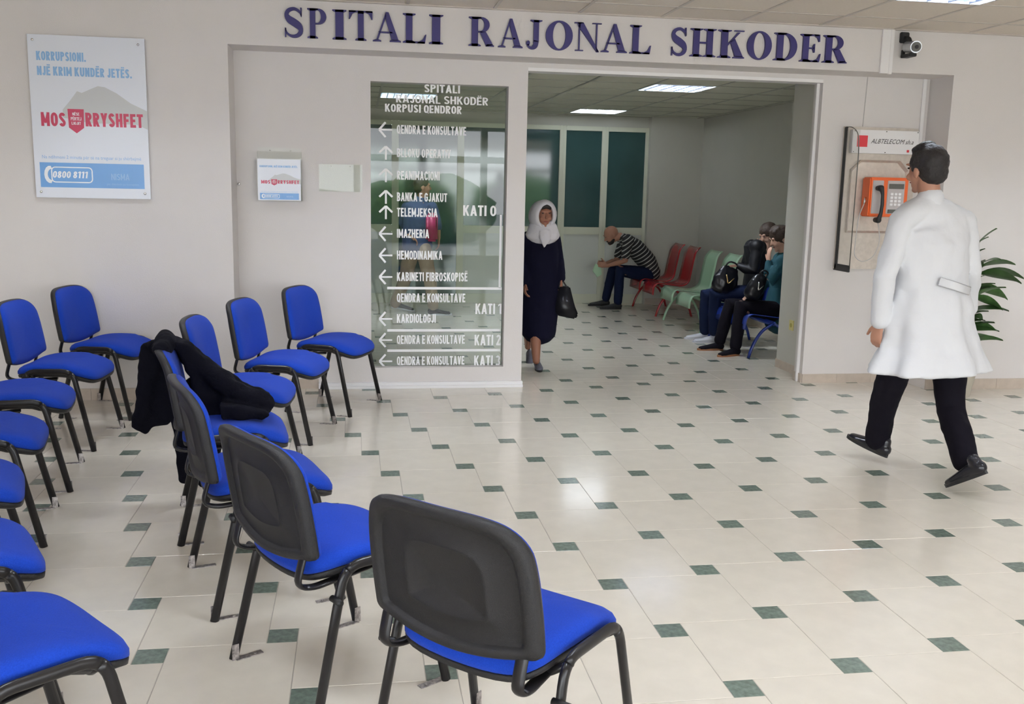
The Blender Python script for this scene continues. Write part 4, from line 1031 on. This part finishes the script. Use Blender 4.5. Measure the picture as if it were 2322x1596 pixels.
# --- generic seated figure pieces
def seated(root, sk, P, side, top, leg, arm_bare, hands, hs=1., shirt_to=.45, vox=.008):
    """P: joints dict; builds body, shirt, trousers"""
    bm = bmesh.new(); q, R, *ax = head(bm, P['head'], P['hf'], P['hu'], hs)
    nk, shl, shr, ch, wa, pe = P['neck'], P['sl'], P['sr'], P['chest'], P['waist'], P['pelvis']
    limb(bm, [(P['head'] - P['hu'] * .05, .052, .052), (nk, .055, .055), (nk.lerp(ch, .3), .07, .06)], side, 12)
    limb(bm, [(shl * .5 + shr * .5 + (ch - shl * .5 - shr * .5) * .3, .13, .06), (ch, .150, .095), (wa, .15, .10), (pe, .165, .12)], side, 16)
    for a, b, c in ((shl, P['el'], P['wl']), (shr, P['er'], P['wr'])): limb(bm, [(a, .050, .050), (b, .040, .040), (b.lerp(c, .35), .038, .038), (c, .024, .022)], side, 12)
    for a, b, c in ((P['hl'], P['kl'], P['al']), (P['hr'], P['kr'], P['ar'])): limb(bm, [(a, .085, .085), (b, .058, .058), (b.lerp(c, .4), .052, .052), (c, .035, .035)], side, 12)
    for hargs in hands: hand(bm, *hargs)
    blob('body', bm, sk, root, vox, 3); face_parts(q, R, hs, root)
    bm = bmesh.new()
    limb(bm, [(nk.lerp(shl * .5 + shr * .5, .5), .09, .07), (shl * .5 + shr * .5, .175, .095), (ch, .180, .125), (wa, .175, .125), (pe, .185, .135)], side, 20)
    for e in (shl, shr): ball(bm, e, .082)
    for a, b, c in ((shl, P['el'], P['wl']), (shr, P['er'], P['wr'])):
        if arm_bare: limb(bm, [(a, .070, .068), (a.lerp(b, shirt_to * 1.6), .064, .062)], side, 14)
        else: limb(bm, [(a, .066, .066), (b, .056, .056), (b.lerp(c, .45), .050, .050), (b.lerp(c, .93), .040, .038)], side, 14)
    blob('shirt' if arm_bare else 'jacket', bm, top, root, .009, 4, .5, .004, 14)
    bm = bmesh.new()
    limb(bm, [(P['pelvis'] + side * .06, .12, .115), (P['pelvis'] - side * .06, .12, .115)], UP, 14)
    for a, b, c in ((P['hl'], P['kl'], P['al']), (P['hr'], P['kr'], P['ar'])): limb(bm, [(a, .10, .10), (a.lerp(b, .6), .088, .085), (b, .075, .075), (b.lerp(c, .5), .066, .064), (c + UP * .015, .058, .056)], side, 14)
    blob('trousers', bm, leg, root, .009, 4, .5, .004, 14)
    return q, R, ax

# --- bald man in a striped shirt, leaning forward
B = person('person', 'person with shaved head and beard in a striped T-shirt leaning forward on the red bench')
yy = 12.5; sd = V((0, -1, 0))   # his left side faces the viewer (heading -X)
def P_(x, y, dy=0.): return atY(x, y, yy + dy)
J = dict(head=P_(1386, 533), hf=V((-.82, 0, -.57)), hu=V((-.50, 0, .86)).normalized(), neck=P_(1406, 536), sl=P_(1424, 545, -.17), sr=P_(1414, 545, .17), chest=P_(1440, 562), waist=P_(1466, 592), pelvis=P_(1474, 618),
         el=P_(1417, 592, -.20), wl=P_(1377, 602, -.06), er=P_(1398, 590, .16), wr=P_(1372, 598, .06), hl=P_(1468, 622, -.10), hr=P_(1466, 622, .10), kl=P_(1406, 612, -.16), kr=P_(1389, 610, .14), al=P_(1401, 686, -.12), ar=P_(1374, 678, .22))
hands = [(J['wl'], V((-1, .3, .1)), V((0, 1, -.3)), V((0, 0, 1)), 1., .6), (J['wr'], V((-1, -.3, .1)), V((0, -1, -.3)), V((0, 0, 1)), 1., .6)]
q, R, ax = seated(B, M_skin, J, sd, M_stripe, M_jeans, True, hands, 1.02)
bm = bmesh.new(); ball(bm, q(0, .045, -.078), .050, .048, .036, R, 14); ball(bm, q(0, .02, -.060), .062, .050, .032, R, 14); ball(bm, q(0, .088, -.046), .030, .010, .009, R, 10); blob('beard', bm, M_beard, B, .007, 3)
shoe('shoe', V((J['al'].x + .06, J['al'].y, 0)), V((-1, .0, 0)), M_rubber, B, 1.05); shoe('shoe', V((J['ar'].x + .06, J['ar'].y, 0)), V((-1, .06, 0)), M_rubber, B, 1.05)
base_at(B, 3.75, 12.5)
bm = bmesh.new(); pts = [atY(x, y, yy) for x, y in ((1350, 598), (1362, 602), (1364, 622), (1354, 628), (1344, 614))]
fr = [bm.verts.new(p + V((0, -.012, 0))) for p in pts]; bk = [bm.verts.new(p + V((0, .012, 0))) for p in pts]
bm.faces.new(fr); bm.faces.new(bk[::-1])
for k in range(5): bm.faces.new((fr[k], bk[k], bk[(k + 1) % 5], fr[(k + 1) % 5]))
tag(bm_obj('paper_mask', bm, M_mask), 'pale green folded paper mask in the hands of the person in the striped T-shirt', 'mask')

# --- woman in a black jacket (farther) on the blue bench
K = person('person', 'person in a black jacket and dark jeans resting head on hand, large handbag in lap')
yy = 9.62
J = dict(head=P_(1742, 532), hf=V((-.75, -.25, -.6)), hu=V((-.45, -.1, .88)).normalized(), neck=P_(1737, 560), sl=P_(1716, 560, -.15), sr=P_(1705, 560, .17), chest=P_(1718, 590), waist=P_(1716, 628), pelvis=P_(1712, 664),
         el=P_(1686, 600, -.20), wl=P_(1680, 604, -.1), er=P_(1688, 612, .22), wr=P_(1722, 560, .05), hl=P_(1700, 666, -.10), hr=P_(1700, 666, .10), kl=P_(1622, 668, -.10), kr=P_(1600, 668, .16), al=P_(1618, 754, -.02), ar=P_(1598, 752, .20))
J['el'] = P_(1708, 618, -.22); J['wl'] = P_(1675, 602, -.12)
hands = [(J['wl'], V((-1, .2, -.1)), V((0, 0, -1)), V((-.2, 1, 0)), .95, .35), (J['wr'], V((.3, -.1, 1)), V((1, 0, 0)), V((-.6, -.2, .6)), .95, .3)]
q, R, ax = seated(K, M_skin3, J, V((0, -1, 0)), M_bjacket, M_jeans, False, hands, .96)
bm = bmesh.new(); ball(bm, q(0, -.02, .04), .086, .100, .090, R, 18); ball(bm, q(0, -.055, -.03), .080, .06, .09, R, 14); blob('hair', bm, M_hairb, K, .008, 3, .5, .004, 40)
shoe('shoe', V((J['al'].x + .05, J['al'].y, 0)), V((-1, .1, 0)), M_wshoe, K, .92, sole=M_wshoe); shoe('shoe', V((J['ar'].x + .05, J['ar'].y, 0)), V((-1, .15, 0)), M_wshoe, K, .92, sole=M_wshoe)
base_at(K, 4.0, 9.6)
def lap_bag(name, x, y, Yc, w, h, d, ang, label, clasp):
    t = empty(name, (0, 0, 0), 0, label, 'bag'); c = atY(x, y, Yc); bm = bmesh.new()
    Rm = Matrix.Rotation(ang, 3, 'Y')
    for s_, (a, b, e) in enumerate(((0, 0, 0),)):
        limb(bm, [(c + Rm @ V((0, 0, -h * .42)), w * .5, d * .5), (c + Rm @ V((0, 0, -h * .1)), w * .53, d * .52), (c + Rm @ V((0, 0, h * .3)), w * .42, d * .34), (c + Rm @ V((0, 0, h * .46)), w * .36, d * .16)], Rm @ V((1, 0, 0)), 18)
    blob('bag_body', bm, M_leather, t, .009, 3, .5, .006, 16)
    bm = bmesh.new(); tube(bm, [c + Rm @ V((-w * .25, 0, h * .4)), c + Rm @ V((-w * .2, -.02, h * .75)), c + Rm @ V((w * .2, -.02, h * .75)), c + Rm @ V((w * .25, 0, h * .4))], .009, r=.06, n=8); bm_obj('handle', bm, M_leather, t, smooth=True)
    bm = bmesh.new(); tube(bm, [c + Rm @ V((-w * .2, -d * .62, h * .15)), c + Rm @ V((0, -d * .66, -h * .2)), c + Rm @ V((w * .16, -d * .62, h * .12))], .006, r=.02, n=6); bm_obj('chain', bm, clasp, t, smooth=True)
M_gold = mat('brass_chain', (.65, .45, .2), .3, metal=1.)
lap_bag('handbag', 1647, 632, 9.50, .26, .24, .15, .35, 'large black leather handbag with chain in the lap of the person in the black jacket', M_gold)

# --- woman in a teal cardigan (nearer), partly hidden by the door jamb
T = person('person', 'person in a teal cardigan on the blue bench, half hidden by the door jamb')
yy = 9.0
J = dict(head=P_(1768, 542), hf=V((-.86, 0, -.45)), hu=V((-.38, 0, .92)).normalized(), neck=P_(1780, 576), sl=P_(1776, 594, -.17), sr=P_(1770, 590, .17), chest=P_(1778, 622), waist=P_(1776, 664), pelvis=P_(1768, 706),
         el=P_(1744, 640, -.16), wl=P_(1743, 594, -.06), er=P_(1735, 640, .16), wr=P_(1712, 668, .1), hl=P_(1756, 706, -.10), hr=P_(1756, 706, .10), kl=P_(1680, 694, -.12), kr=P_(1655, 690, .12), al=P_(1668, 788, -.16), ar=P_(1632, 775, .14))
hands = [(J['wl'], V((.0, .1, 1)), V((1, 0, 0)), V((-.1, .9, .2)), .95, .3), (J['wr'], V((-1, -.1, -.2)), V((0, 0, -1)), V((0, -1, 0)), .95, .4)]
q, R, ax = seated(T, M_skin3, J, V((0, -1, 0)), M_tealknit, M_trous, False, hands, .98)
bm = bmesh.new(); ball(bm, q(0, -.02, .04), .090, .106, .096, R, 18); ball(bm, q(0, -.06, -.02), .085, .07, .09, R, 14); limb(bm, [(q(0, .05, .095), .07, .025), (q(0, 0, .12), .07, .03)], ax[0], 12); blob('hair', bm, M_hairb, T, .008, 3, .5, .005, 40)
bm = bmesh.new(); limb(bm, [(J['waist'], .19, .14), (J['pelvis'], .22, .15), (J['pelvis'] - UP * .10, .22, .13)], V((0, -1, 0)), 20); blob('cardigan_tail', bm, M_tealknit, T, .01, 3)
shoe('shoe', V((J['al'].x + .05, J['al'].y, 0)), V((-1, -.35, 0)), M_trous, T, .98, sole=M_gum); shoe('shoe', V((J['ar'].x + .05, J['ar'].y, 0)), V((-1, .0, 0)), M_trous, T, .98, sole=M_gum)
base_at(T, 4.05, 9.0)
lap_bag('handbag', 1716, 648, 8.86, .17, .22, .13, .5, 'shiny black handbag in the lap of the person in the teal cardigan', M_screw)

# --- passer-by behind the glass sign
Q = person('person', 'person in blue shirt and beige trousers walking in the hall, seen through the glass sign')
yy = 11.9; sd = V((.35, -.94, 0)).normalized(); 
hc = P_(958, 424); nk = P_(955, 450)
bm = bmesh.new(); q, R, *ax = head(bm, hc, V((.9, .1, -.2)), V((0, 0, 1)), 1.)
Ls, Rs = P_(980, 470, -.05), P_(922, 470, .05); ch_, wa, pe = P_(948, 495), P_(946, 530), P_(946, 562)
Lh, Rh = P_(960, 570, -.05), P_(934, 570, .05); Lk, La = P_(975, 635, -.05), P_(982, 694, -.1); Rk, Ra = P_(918, 635, .1), P_(897, 688, .2)
Le, Lw = P_(992, 508, -.08), P_(995, 540, -.12); Re, Rw = P_(914, 508, .08), P_(930, 535, -.1)
limb(bm, [(hc - UP * .05, .055, .055), (nk, .055, .055), (nk - UP * .05, .08, .07)], sd, 12); limb(bm, [((Ls + Rs) / 2, .16, .09), (ch_, .17, .11), (wa, .155, .11), (pe, .165, .12)], V((1, 0, 0)), 16)
for a, b, c in ((Ls, Le, Lw), (Rs, Re, Rw)): limb(bm, [(a, .05, .05), (b, .04, .04), (c, .025, .022)], sd, 12)
for a, b, c in ((Lh, Lk, La), (Rh, Rk, Ra)): limb(bm, [(a, .085, .085), (b, .058, .058), (c, .038, .038)], sd, 12)
hand(bm, Lw, V((0, 0, -1)), V((-1, 0, 0)), V((0, -1, 0)), 1., .5); hand(bm, Rw, V((.6, -.2, -.4)), V((0, 0, -1)), V((0, -1, 0)), 1., .6)
blob('body', bm, M_skin, Q, .009, 3); face_parts(q, R, 1., Q)
bm = bmesh.new(); ball(bm, q(0, -.02, .04), .086, .10, .09, R, 16); ball(bm, q(0, -.05, -.01), .075, .06, .07, R, 12); blob('hair', bm, M_hairb, Q, .009, 3)
bm = bmesh.new(); limb(bm, [(nk - UP * .03, .09, .07), ((Ls + Rs) / 2, .185, .105), (ch_, .195, .135), (wa, .185, .13), (pe, .19, .14)], V((1, 0, 0)), 18)
for a, b, c in ((Ls, Le, Lw), (Rs, Re, Rw)): limb(bm, [(a, .068, .068), (b, .058, .058), (b.lerp(c, .2), .054, .054)], sd, 12)
blob('shirt', bm, M_bshirt, Q, .01, 4, .5, .005, 12)
bm = bmesh.new()
for a, b, c in ((Lh, Lk, La), (Rh, Rk, Ra)): limb(bm, [(a + UP * .03, .105, .105), (b, .082, .080), (c + UP * .01, .070, .070)], sd, 14)
blob('trousers', bm, M_beige, Q, .01, 4, .5, .005, 12)
shoe('shoe', V((La.x - .07, La.y, .0)), V((1, -.1, 0)), M_trous, Q, 1.05, sole=M_wshoe); shoe('shoe', V((Ra.x - .06, Ra.y, .05)), V((1, 0, -.16)), M_trous, Q, 1.05, sole=M_wshoe)
base_at(Q, .9, 11.9)
bm = bmesh.new(); c = P_(979, 515, -.2); box(bm, -.07, .07, -.05, .05, -.17, .17, .025)
tag(bm_obj('shoulder_bag', bm, M_pink, loc=c, smooth=True), 'magenta bag at the side of the person behind the glass sign', 'bag')

# ---------------------------------------------------------------- payphone
M_steel = mat('brushed_steel', (.62, .56, .50), .35, metal=.35, noise_amt=.08, noise_scale=30); M_orange = mat('orange_plastic', (.80, .14, .03), .35)
M_greyp = mat('grey_keypad', (.50, .46, .46), .5); M_dgrey = mat('dark_display', (.10, .10, .09), .2); M_redsq = mat('red_logo', (.70, .045, .06), .4); M_ink = mat('black_ink', (.03, .03, .03), .5)
M_panel = glass_mat('smoked_acrylic_panel', (.95, .95, .94), 1.2, .10)
ph = empty('payphone', (4.2, YR, 1.5), 0, 'orange wall payphone on a steel backboard with a black-edged side screen', 'payphone')
def PB(name, x0, x1, y0, y1, z0, z1, m, bev=.002, parent=ph): return boxo(name, x0 - 4.2, x1 - 4.2, y0, y1, z0 - 1.5, z1 - 1.5, m, parent, bev)
PB('backboard', 3.895, 4.545, -.02, -.002, .965, 2.115, M_steel)
bm = bmesh.new()
oc = [(-.16, .335), (.16, .335), (.235, .26), (.235, -.22), (-.235, -.22), (-.235, .26)]
oo = [(p[0] * 1.08, .05 + (p[1] - .05) * 1.06) for p in oc]
for k in range(6):
    a, b = k, (k + 1) % 6
    bm.faces.new([bm.verts.new(v) for v in ((oo[a][0], -.045, oo[a][1]), (oo[b][0], -.045, oo[b][1]), (oc[b][0], -.024, oc[b][1]), (oc[a][0], -.024, oc[a][1]))])
    bm.faces.new([bm.verts.new(v) for v in ((oo[a][0], -.045, oo[a][1]), (oo[b][0], -.045, oo[b][1]), (oo[b][0], -.018, oo[b][1]), (oo[a][0], -.018, oo[a][1]))])
bm.faces.new([bm.verts.new((p[0], -.024, p[1])) for p in oc])
o = bm_obj('phone_recess', bm, M_steel, ph); o.location = (.02, 0, .0)
sg = PB('name_plate', 3.945, 4.525, -.07, -.022, 1.905, 2.09, M_white, .004)
PB('logo_square', 3.985, 4.075, -.072, -.070, 1.955, 2.045, M_redsq, 0, ph)
PB('logo_square', 4.425, 4.445, -.072, -.070, 1.92, 1.94, M_redsq, 0, ph)
me = script_mesh('ALBTELECOM sh.a', 0, .37, .038)
for v in me.vertices: v.co.x += v.co.z * .35 - .095; v.co.y = -.0715; v.co.z += .485
link('lettering', me, M_ink, ph)
for x in (3.96, 4.235, 4.51):
    for z in (1.915, 2.08):
        bm = bmesh.new(); cyl(bm, (x - 4.2, -.072, z - 1.5), .004, .004, 'y', 8); bm_obj('screw', bm, M_dgrey, ph)
# phone case
case = PB('phone_case', 4.085, 4.42, -.155, -.024, 1.40, 1.715, M_orange, .010)
PB('cradle_plate', 4.105, 4.20, -.160, -.150, 1.425, 1.69, M_greyp, .003)
PB('control_plate', 4.235, 4.385, -.160, -.150, 1.425, 1.69, M_greyp, .003)
PB('display', 4.245, 4.375, -.164, -.158, 1.625, 1.665, M_dgrey, .001)
PB('coin_tray', 4.25, 4.36, -.168, -.158, 1.43, 1.46, M_dgrey, .002)
for r_ in range(4):
    for c_ in range(3):
        x, z = 4.262 + c_ * .034, 1.49 + r_ * .028; PB('key', x, x + .024, -.166, -.159, z, z + .019, M_white, .001)
bm = bmesh.new(); hx = 4.152 - 4.2
limb(bm, [(V((hx - .004, -.215, .135)), .024, .016), (V((hx + .008, -.222, .08)), .015, .011), (V((hx + .010, -.225, 0)), .015, .012), (V((hx + .006, -.222, -.07)), .016, .012), (V((hx - .006, -.213, -.13)), .022, .016)], (1, 0, 0), 12)
for z in (.128, -.125): limb(bm, [(V((hx - .008, -.214, z)), .026, .026), (V((hx - .010, -.178, z)), .022, .022)], (1, 0, 0), 14)
blob('handset', bm, M_rubber, ph, .005, 3)
M_cord = mat('pale_cord', (.55, .53, .52), .5)
bm = bmesh.new(); tube(bm, [(hx, -.20, -.15), (hx + .035, -.20, -.30), (hx - .01, -.19, -.43), (hx - .10, -.18, -.47), (hx - .17, -.17, -.42), (hx - .13, -.12, -.10), (4.085 - 4.2, -.10, .03)], .004, r=.09, n=8); bm_obj('handset_cord', bm, M_cord, ph, smooth=True)
bm = bmesh.new(); tube(bm, [(4.083 - 4.2, -.10, .05), (4.06 - 4.2, -.13, .04), (4.055 - 4.2, -.135, .0)], .007, r=.02); bm_obj('cradle_hook', bm, M_screw, ph, smooth=True)
# side screen projecting from the wall
xs = 3.905 - 4.2
bm = bmesh.new(); box(bm, xs - .003, xs + .003, -.255, -.004, -.52, .60); bm_obj('side_screen', bm, M_panel, ph)
bm = bmesh.new(); box(bm, xs - .008, xs + .008, -.05, -.002, -.535, .61, .003); box(bm, xs - .008, xs + .008, -.255, -.002, -.545, -.49, .003); bm_obj('screen_gasket', bm, M_rubber, ph)
bm = bmesh.new(); tube(bm, [(xs, -.03, .61), (xs, -.14, .605), (xs, -.235, .55), (xs, -.258, .42), (xs, -.258, -.50)], .004, r=.09, n=6); bm_obj('screen_edge', bm, M_dgrey, ph, smooth=True)

# conduits and cable around the phone recess
bm = bmesh.new(); box(bm, 3.985, 4.065, YW - .02, YW, 2.50, ZC, .003); box(bm, 4.05, 4.08, YW - .026, YW, 2.495, ZC, .003)
tag(bm_obj('cable_duct', bm, M_trim), 'white vertical cable duct on the beam beside the security camera', 'duct')
bm = bmesh.new(); box(bm, 4.555, 4.585, YR - .018, YR, 1.95, 2.51, .003)
tag(bm_obj('cable_duct', bm, M_trim), 'thin white cable duct in the corner right of the payphone', 'duct')
bm = bmesh.new(); tube(bm, [(4.06, YR - .004, 2.12), (4.065, YR - .004, 2.30), (4.07, YR - .004, 2.51)], .0035, r=0, n=6)
tag(bm_obj('phone_cable', bm, M_cord), 'pale thin cable running down to the top of the payphone board', 'cable')
bm = bmesh.new(); tube(bm, [(4.57, YR - .01, 1.96), (4.60, YR - .02, 1.90), (4.612, YR - .03, 1.80), (4.60, YR - .02, 1.70)], .003, r=.03, n=6)
tag(bm_obj('loose_cable', bm, M_cord), 'loose grey wire hanging below the corner duct', 'cable')

# security camera
M_silver = mat('silver_housing', (.6, .62, .66), .25, metal=.6)
cc = empty('security_camera', (4.165, YW, 2.70), 0, 'small black and silver security camera under the ceiling', 'camera')
bm = bmesh.new(); box(bm, -.035, .035, -.03, 0, .03, .11, .006); tube(bm, [(0, -.02, .07), (0, -.09, .06), (0, -.12, .01)], .012, r=.03); bm_obj('bracket', bm, M_rubber, cc)
bm = bmesh.new(); tube(bm, [(.02, -.04, .0), (0, -.19, -.02)], .044, r=0, n=20); bm_obj('housing', bm, M_silver, cc, smooth=False)
bm = bmesh.new(); tube(bm, [(0, -.187, -.02), (-.001, -.198, -.0215)], .036, r=0, n=20); bm_obj('lens', bm, M_dgrey, cc)
bm = bmesh.new(); tube(bm, [(-.001, -.197, -.021), (-.0015, -.204, -.022)], .014, r=0, n=16); bm_obj('lens_glass', bm, M_shoe, cc)
bm = bmesh.new(); box(bm, -.03, .03, -.16, -.03, -.085, -.06, .004); box(bm, -.01, .01, -.03, 0, -.08, -.02, .003); bm_obj('sensor_box', bm, M_rubber, cc)
# socket on the passage wall
so = empty('wall_socket', (3.80, 7.98, .42), 0, 'small yellowed wall socket low on the passage wall', 'socket')
boxo('cover', -.008, 0, -.04, .04, -.045, .045, mat('yellowed_plastic', (.62, .56, .22), .4), so, .002)
bm = bmesh.new(); cyl(bm, (-.009, 0, 0), .020, .003, 'x', 16); bm_obj('socket_inset', bm, mat('ochre_plastic', (.40, .35, .08), .5), so)

# ---------------------------------------------------------------- potted plant by the right wall
M_leaf = mat('dark_green_leaf', (.045, .105, .03), .35, noise_amt=.35, noise_scale=12, rand=.35); M_stem = mat('plant_stem', (.12, .15, .05), .6); M_pot = mat('beige_pot', (.50, .46, .38), .5); M_soil = mat('soil', (.03, .02, .015), .9)
pl = empty('potted_plant', (4.74, 6.94, 0), 0, 'leafy green plant in a beige pot behind the person in the lab coat', 'plant')
bm = bmesh.new(); rings = []
for (r, z) in ((.10, 0), (.105, .01), (.14, .20), (.155, .22), (.155, .245), (.140, .245), (.132, .22)):
    rings.append([bm.verts.new((r * math.cos(2 * PI * j / 28), r * math.sin(2 * PI * j / 28), z)) for j in range(28)])
for a, b in zip(rings, rings[1:]):
    for j in range(28): bm.faces.new((a[j], a[(j + 1) % 28], b[(j + 1) % 28], b[j]))
bm.faces.new(rings[0][::-1]); pt = bm_obj('pot', bm, M_pot, pl, smooth=True)
bm = bmesh.new(); cyl(bm, (0, 0, .215), .132, .01, 'z', 24); bm_obj('soil', bm, M_soil, pt)
def leaf_mesh():
    bm = bmesh.new(); rows = []
    for k in range(9):
        t = k / 8; w = .050 * math.sin(PI * min(1, t ** .8)) ** .9 + .0012; z = -.10 * t * t + .03 * t
        rows.append([bm.verts.new((t * .245, -w, z + .012)), bm.verts.new((t * .245, 0, z)), bm.verts.new((t * .245, w, z + .012))])
    for a, b in zip(rows, rows[1:]):
        for j in (0, 1): bm.faces.new((a[j], a[j + 1], b[j + 1], b[j]))
    me = bpy.data.meshes.new('leaf'); bm.to_mesh(me); bm.free(); me.shade_smooth(); me.materials.append(M_leaf); return me
LM = leaf_mesh()
for s_, (sx, sy, top) in enumerate(((.0, .0, 1.20), (.05, -.03, 1.05), (-.05, .02, .92))):
    bm = bmesh.new(); tube(bm, [(sx * .6, sy * .6, .2), (sx, sy, top * .6), (sx * 1.5, sy * 1.5, top)], .009, r=.2, n=8); bm_obj('stem', bm, M_stem, pl, smooth=True)
    for k in range(13):
        t = k / 12; z = .42 + (top - .42) * t; a = k * 2.4 + s_ * 1.1; sc_ = random.uniform(.75, 1.12) * (1.1 - .3 * t)
        o = link('leaf', LM, None, pl, loc=(sx * (.6 + .9 * t), sy * (.6 + .9 * t), z))
        yv = math.sin(a)
        if yv > .35: a = -a
        o.rotation_euler = (random.uniform(-.4, .4), random.uniform(-.75, -.05) - .4 * t, a); o.scale = (sc_, sc_, sc_)
for (x, y, z, rz, ry, sc_) in ((.0, -.05, 1.14, -.1, -1.15, 1.0), (.05, -.06, 1.02, .12, -.35, 1.25), (.06, -.08, .98, -.25, -.02, 1.2), (.05, -.06, .88, .05, .15, 1.1), (.04, -.05, .80, -.2, .2, .95), (.08, -.05, .98, -.05, -.15, 1.35), (.04, -.05, .58, 0, -.05, .8)):
    o = link('leaf', LM, None, pl, loc=(x, y, z)); o.rotation_euler = (random.uniform(-.8, -.2), ry, rz); o.scale = (sc_, sc_, sc_)

bpy.data.scenes.remove(TMP)
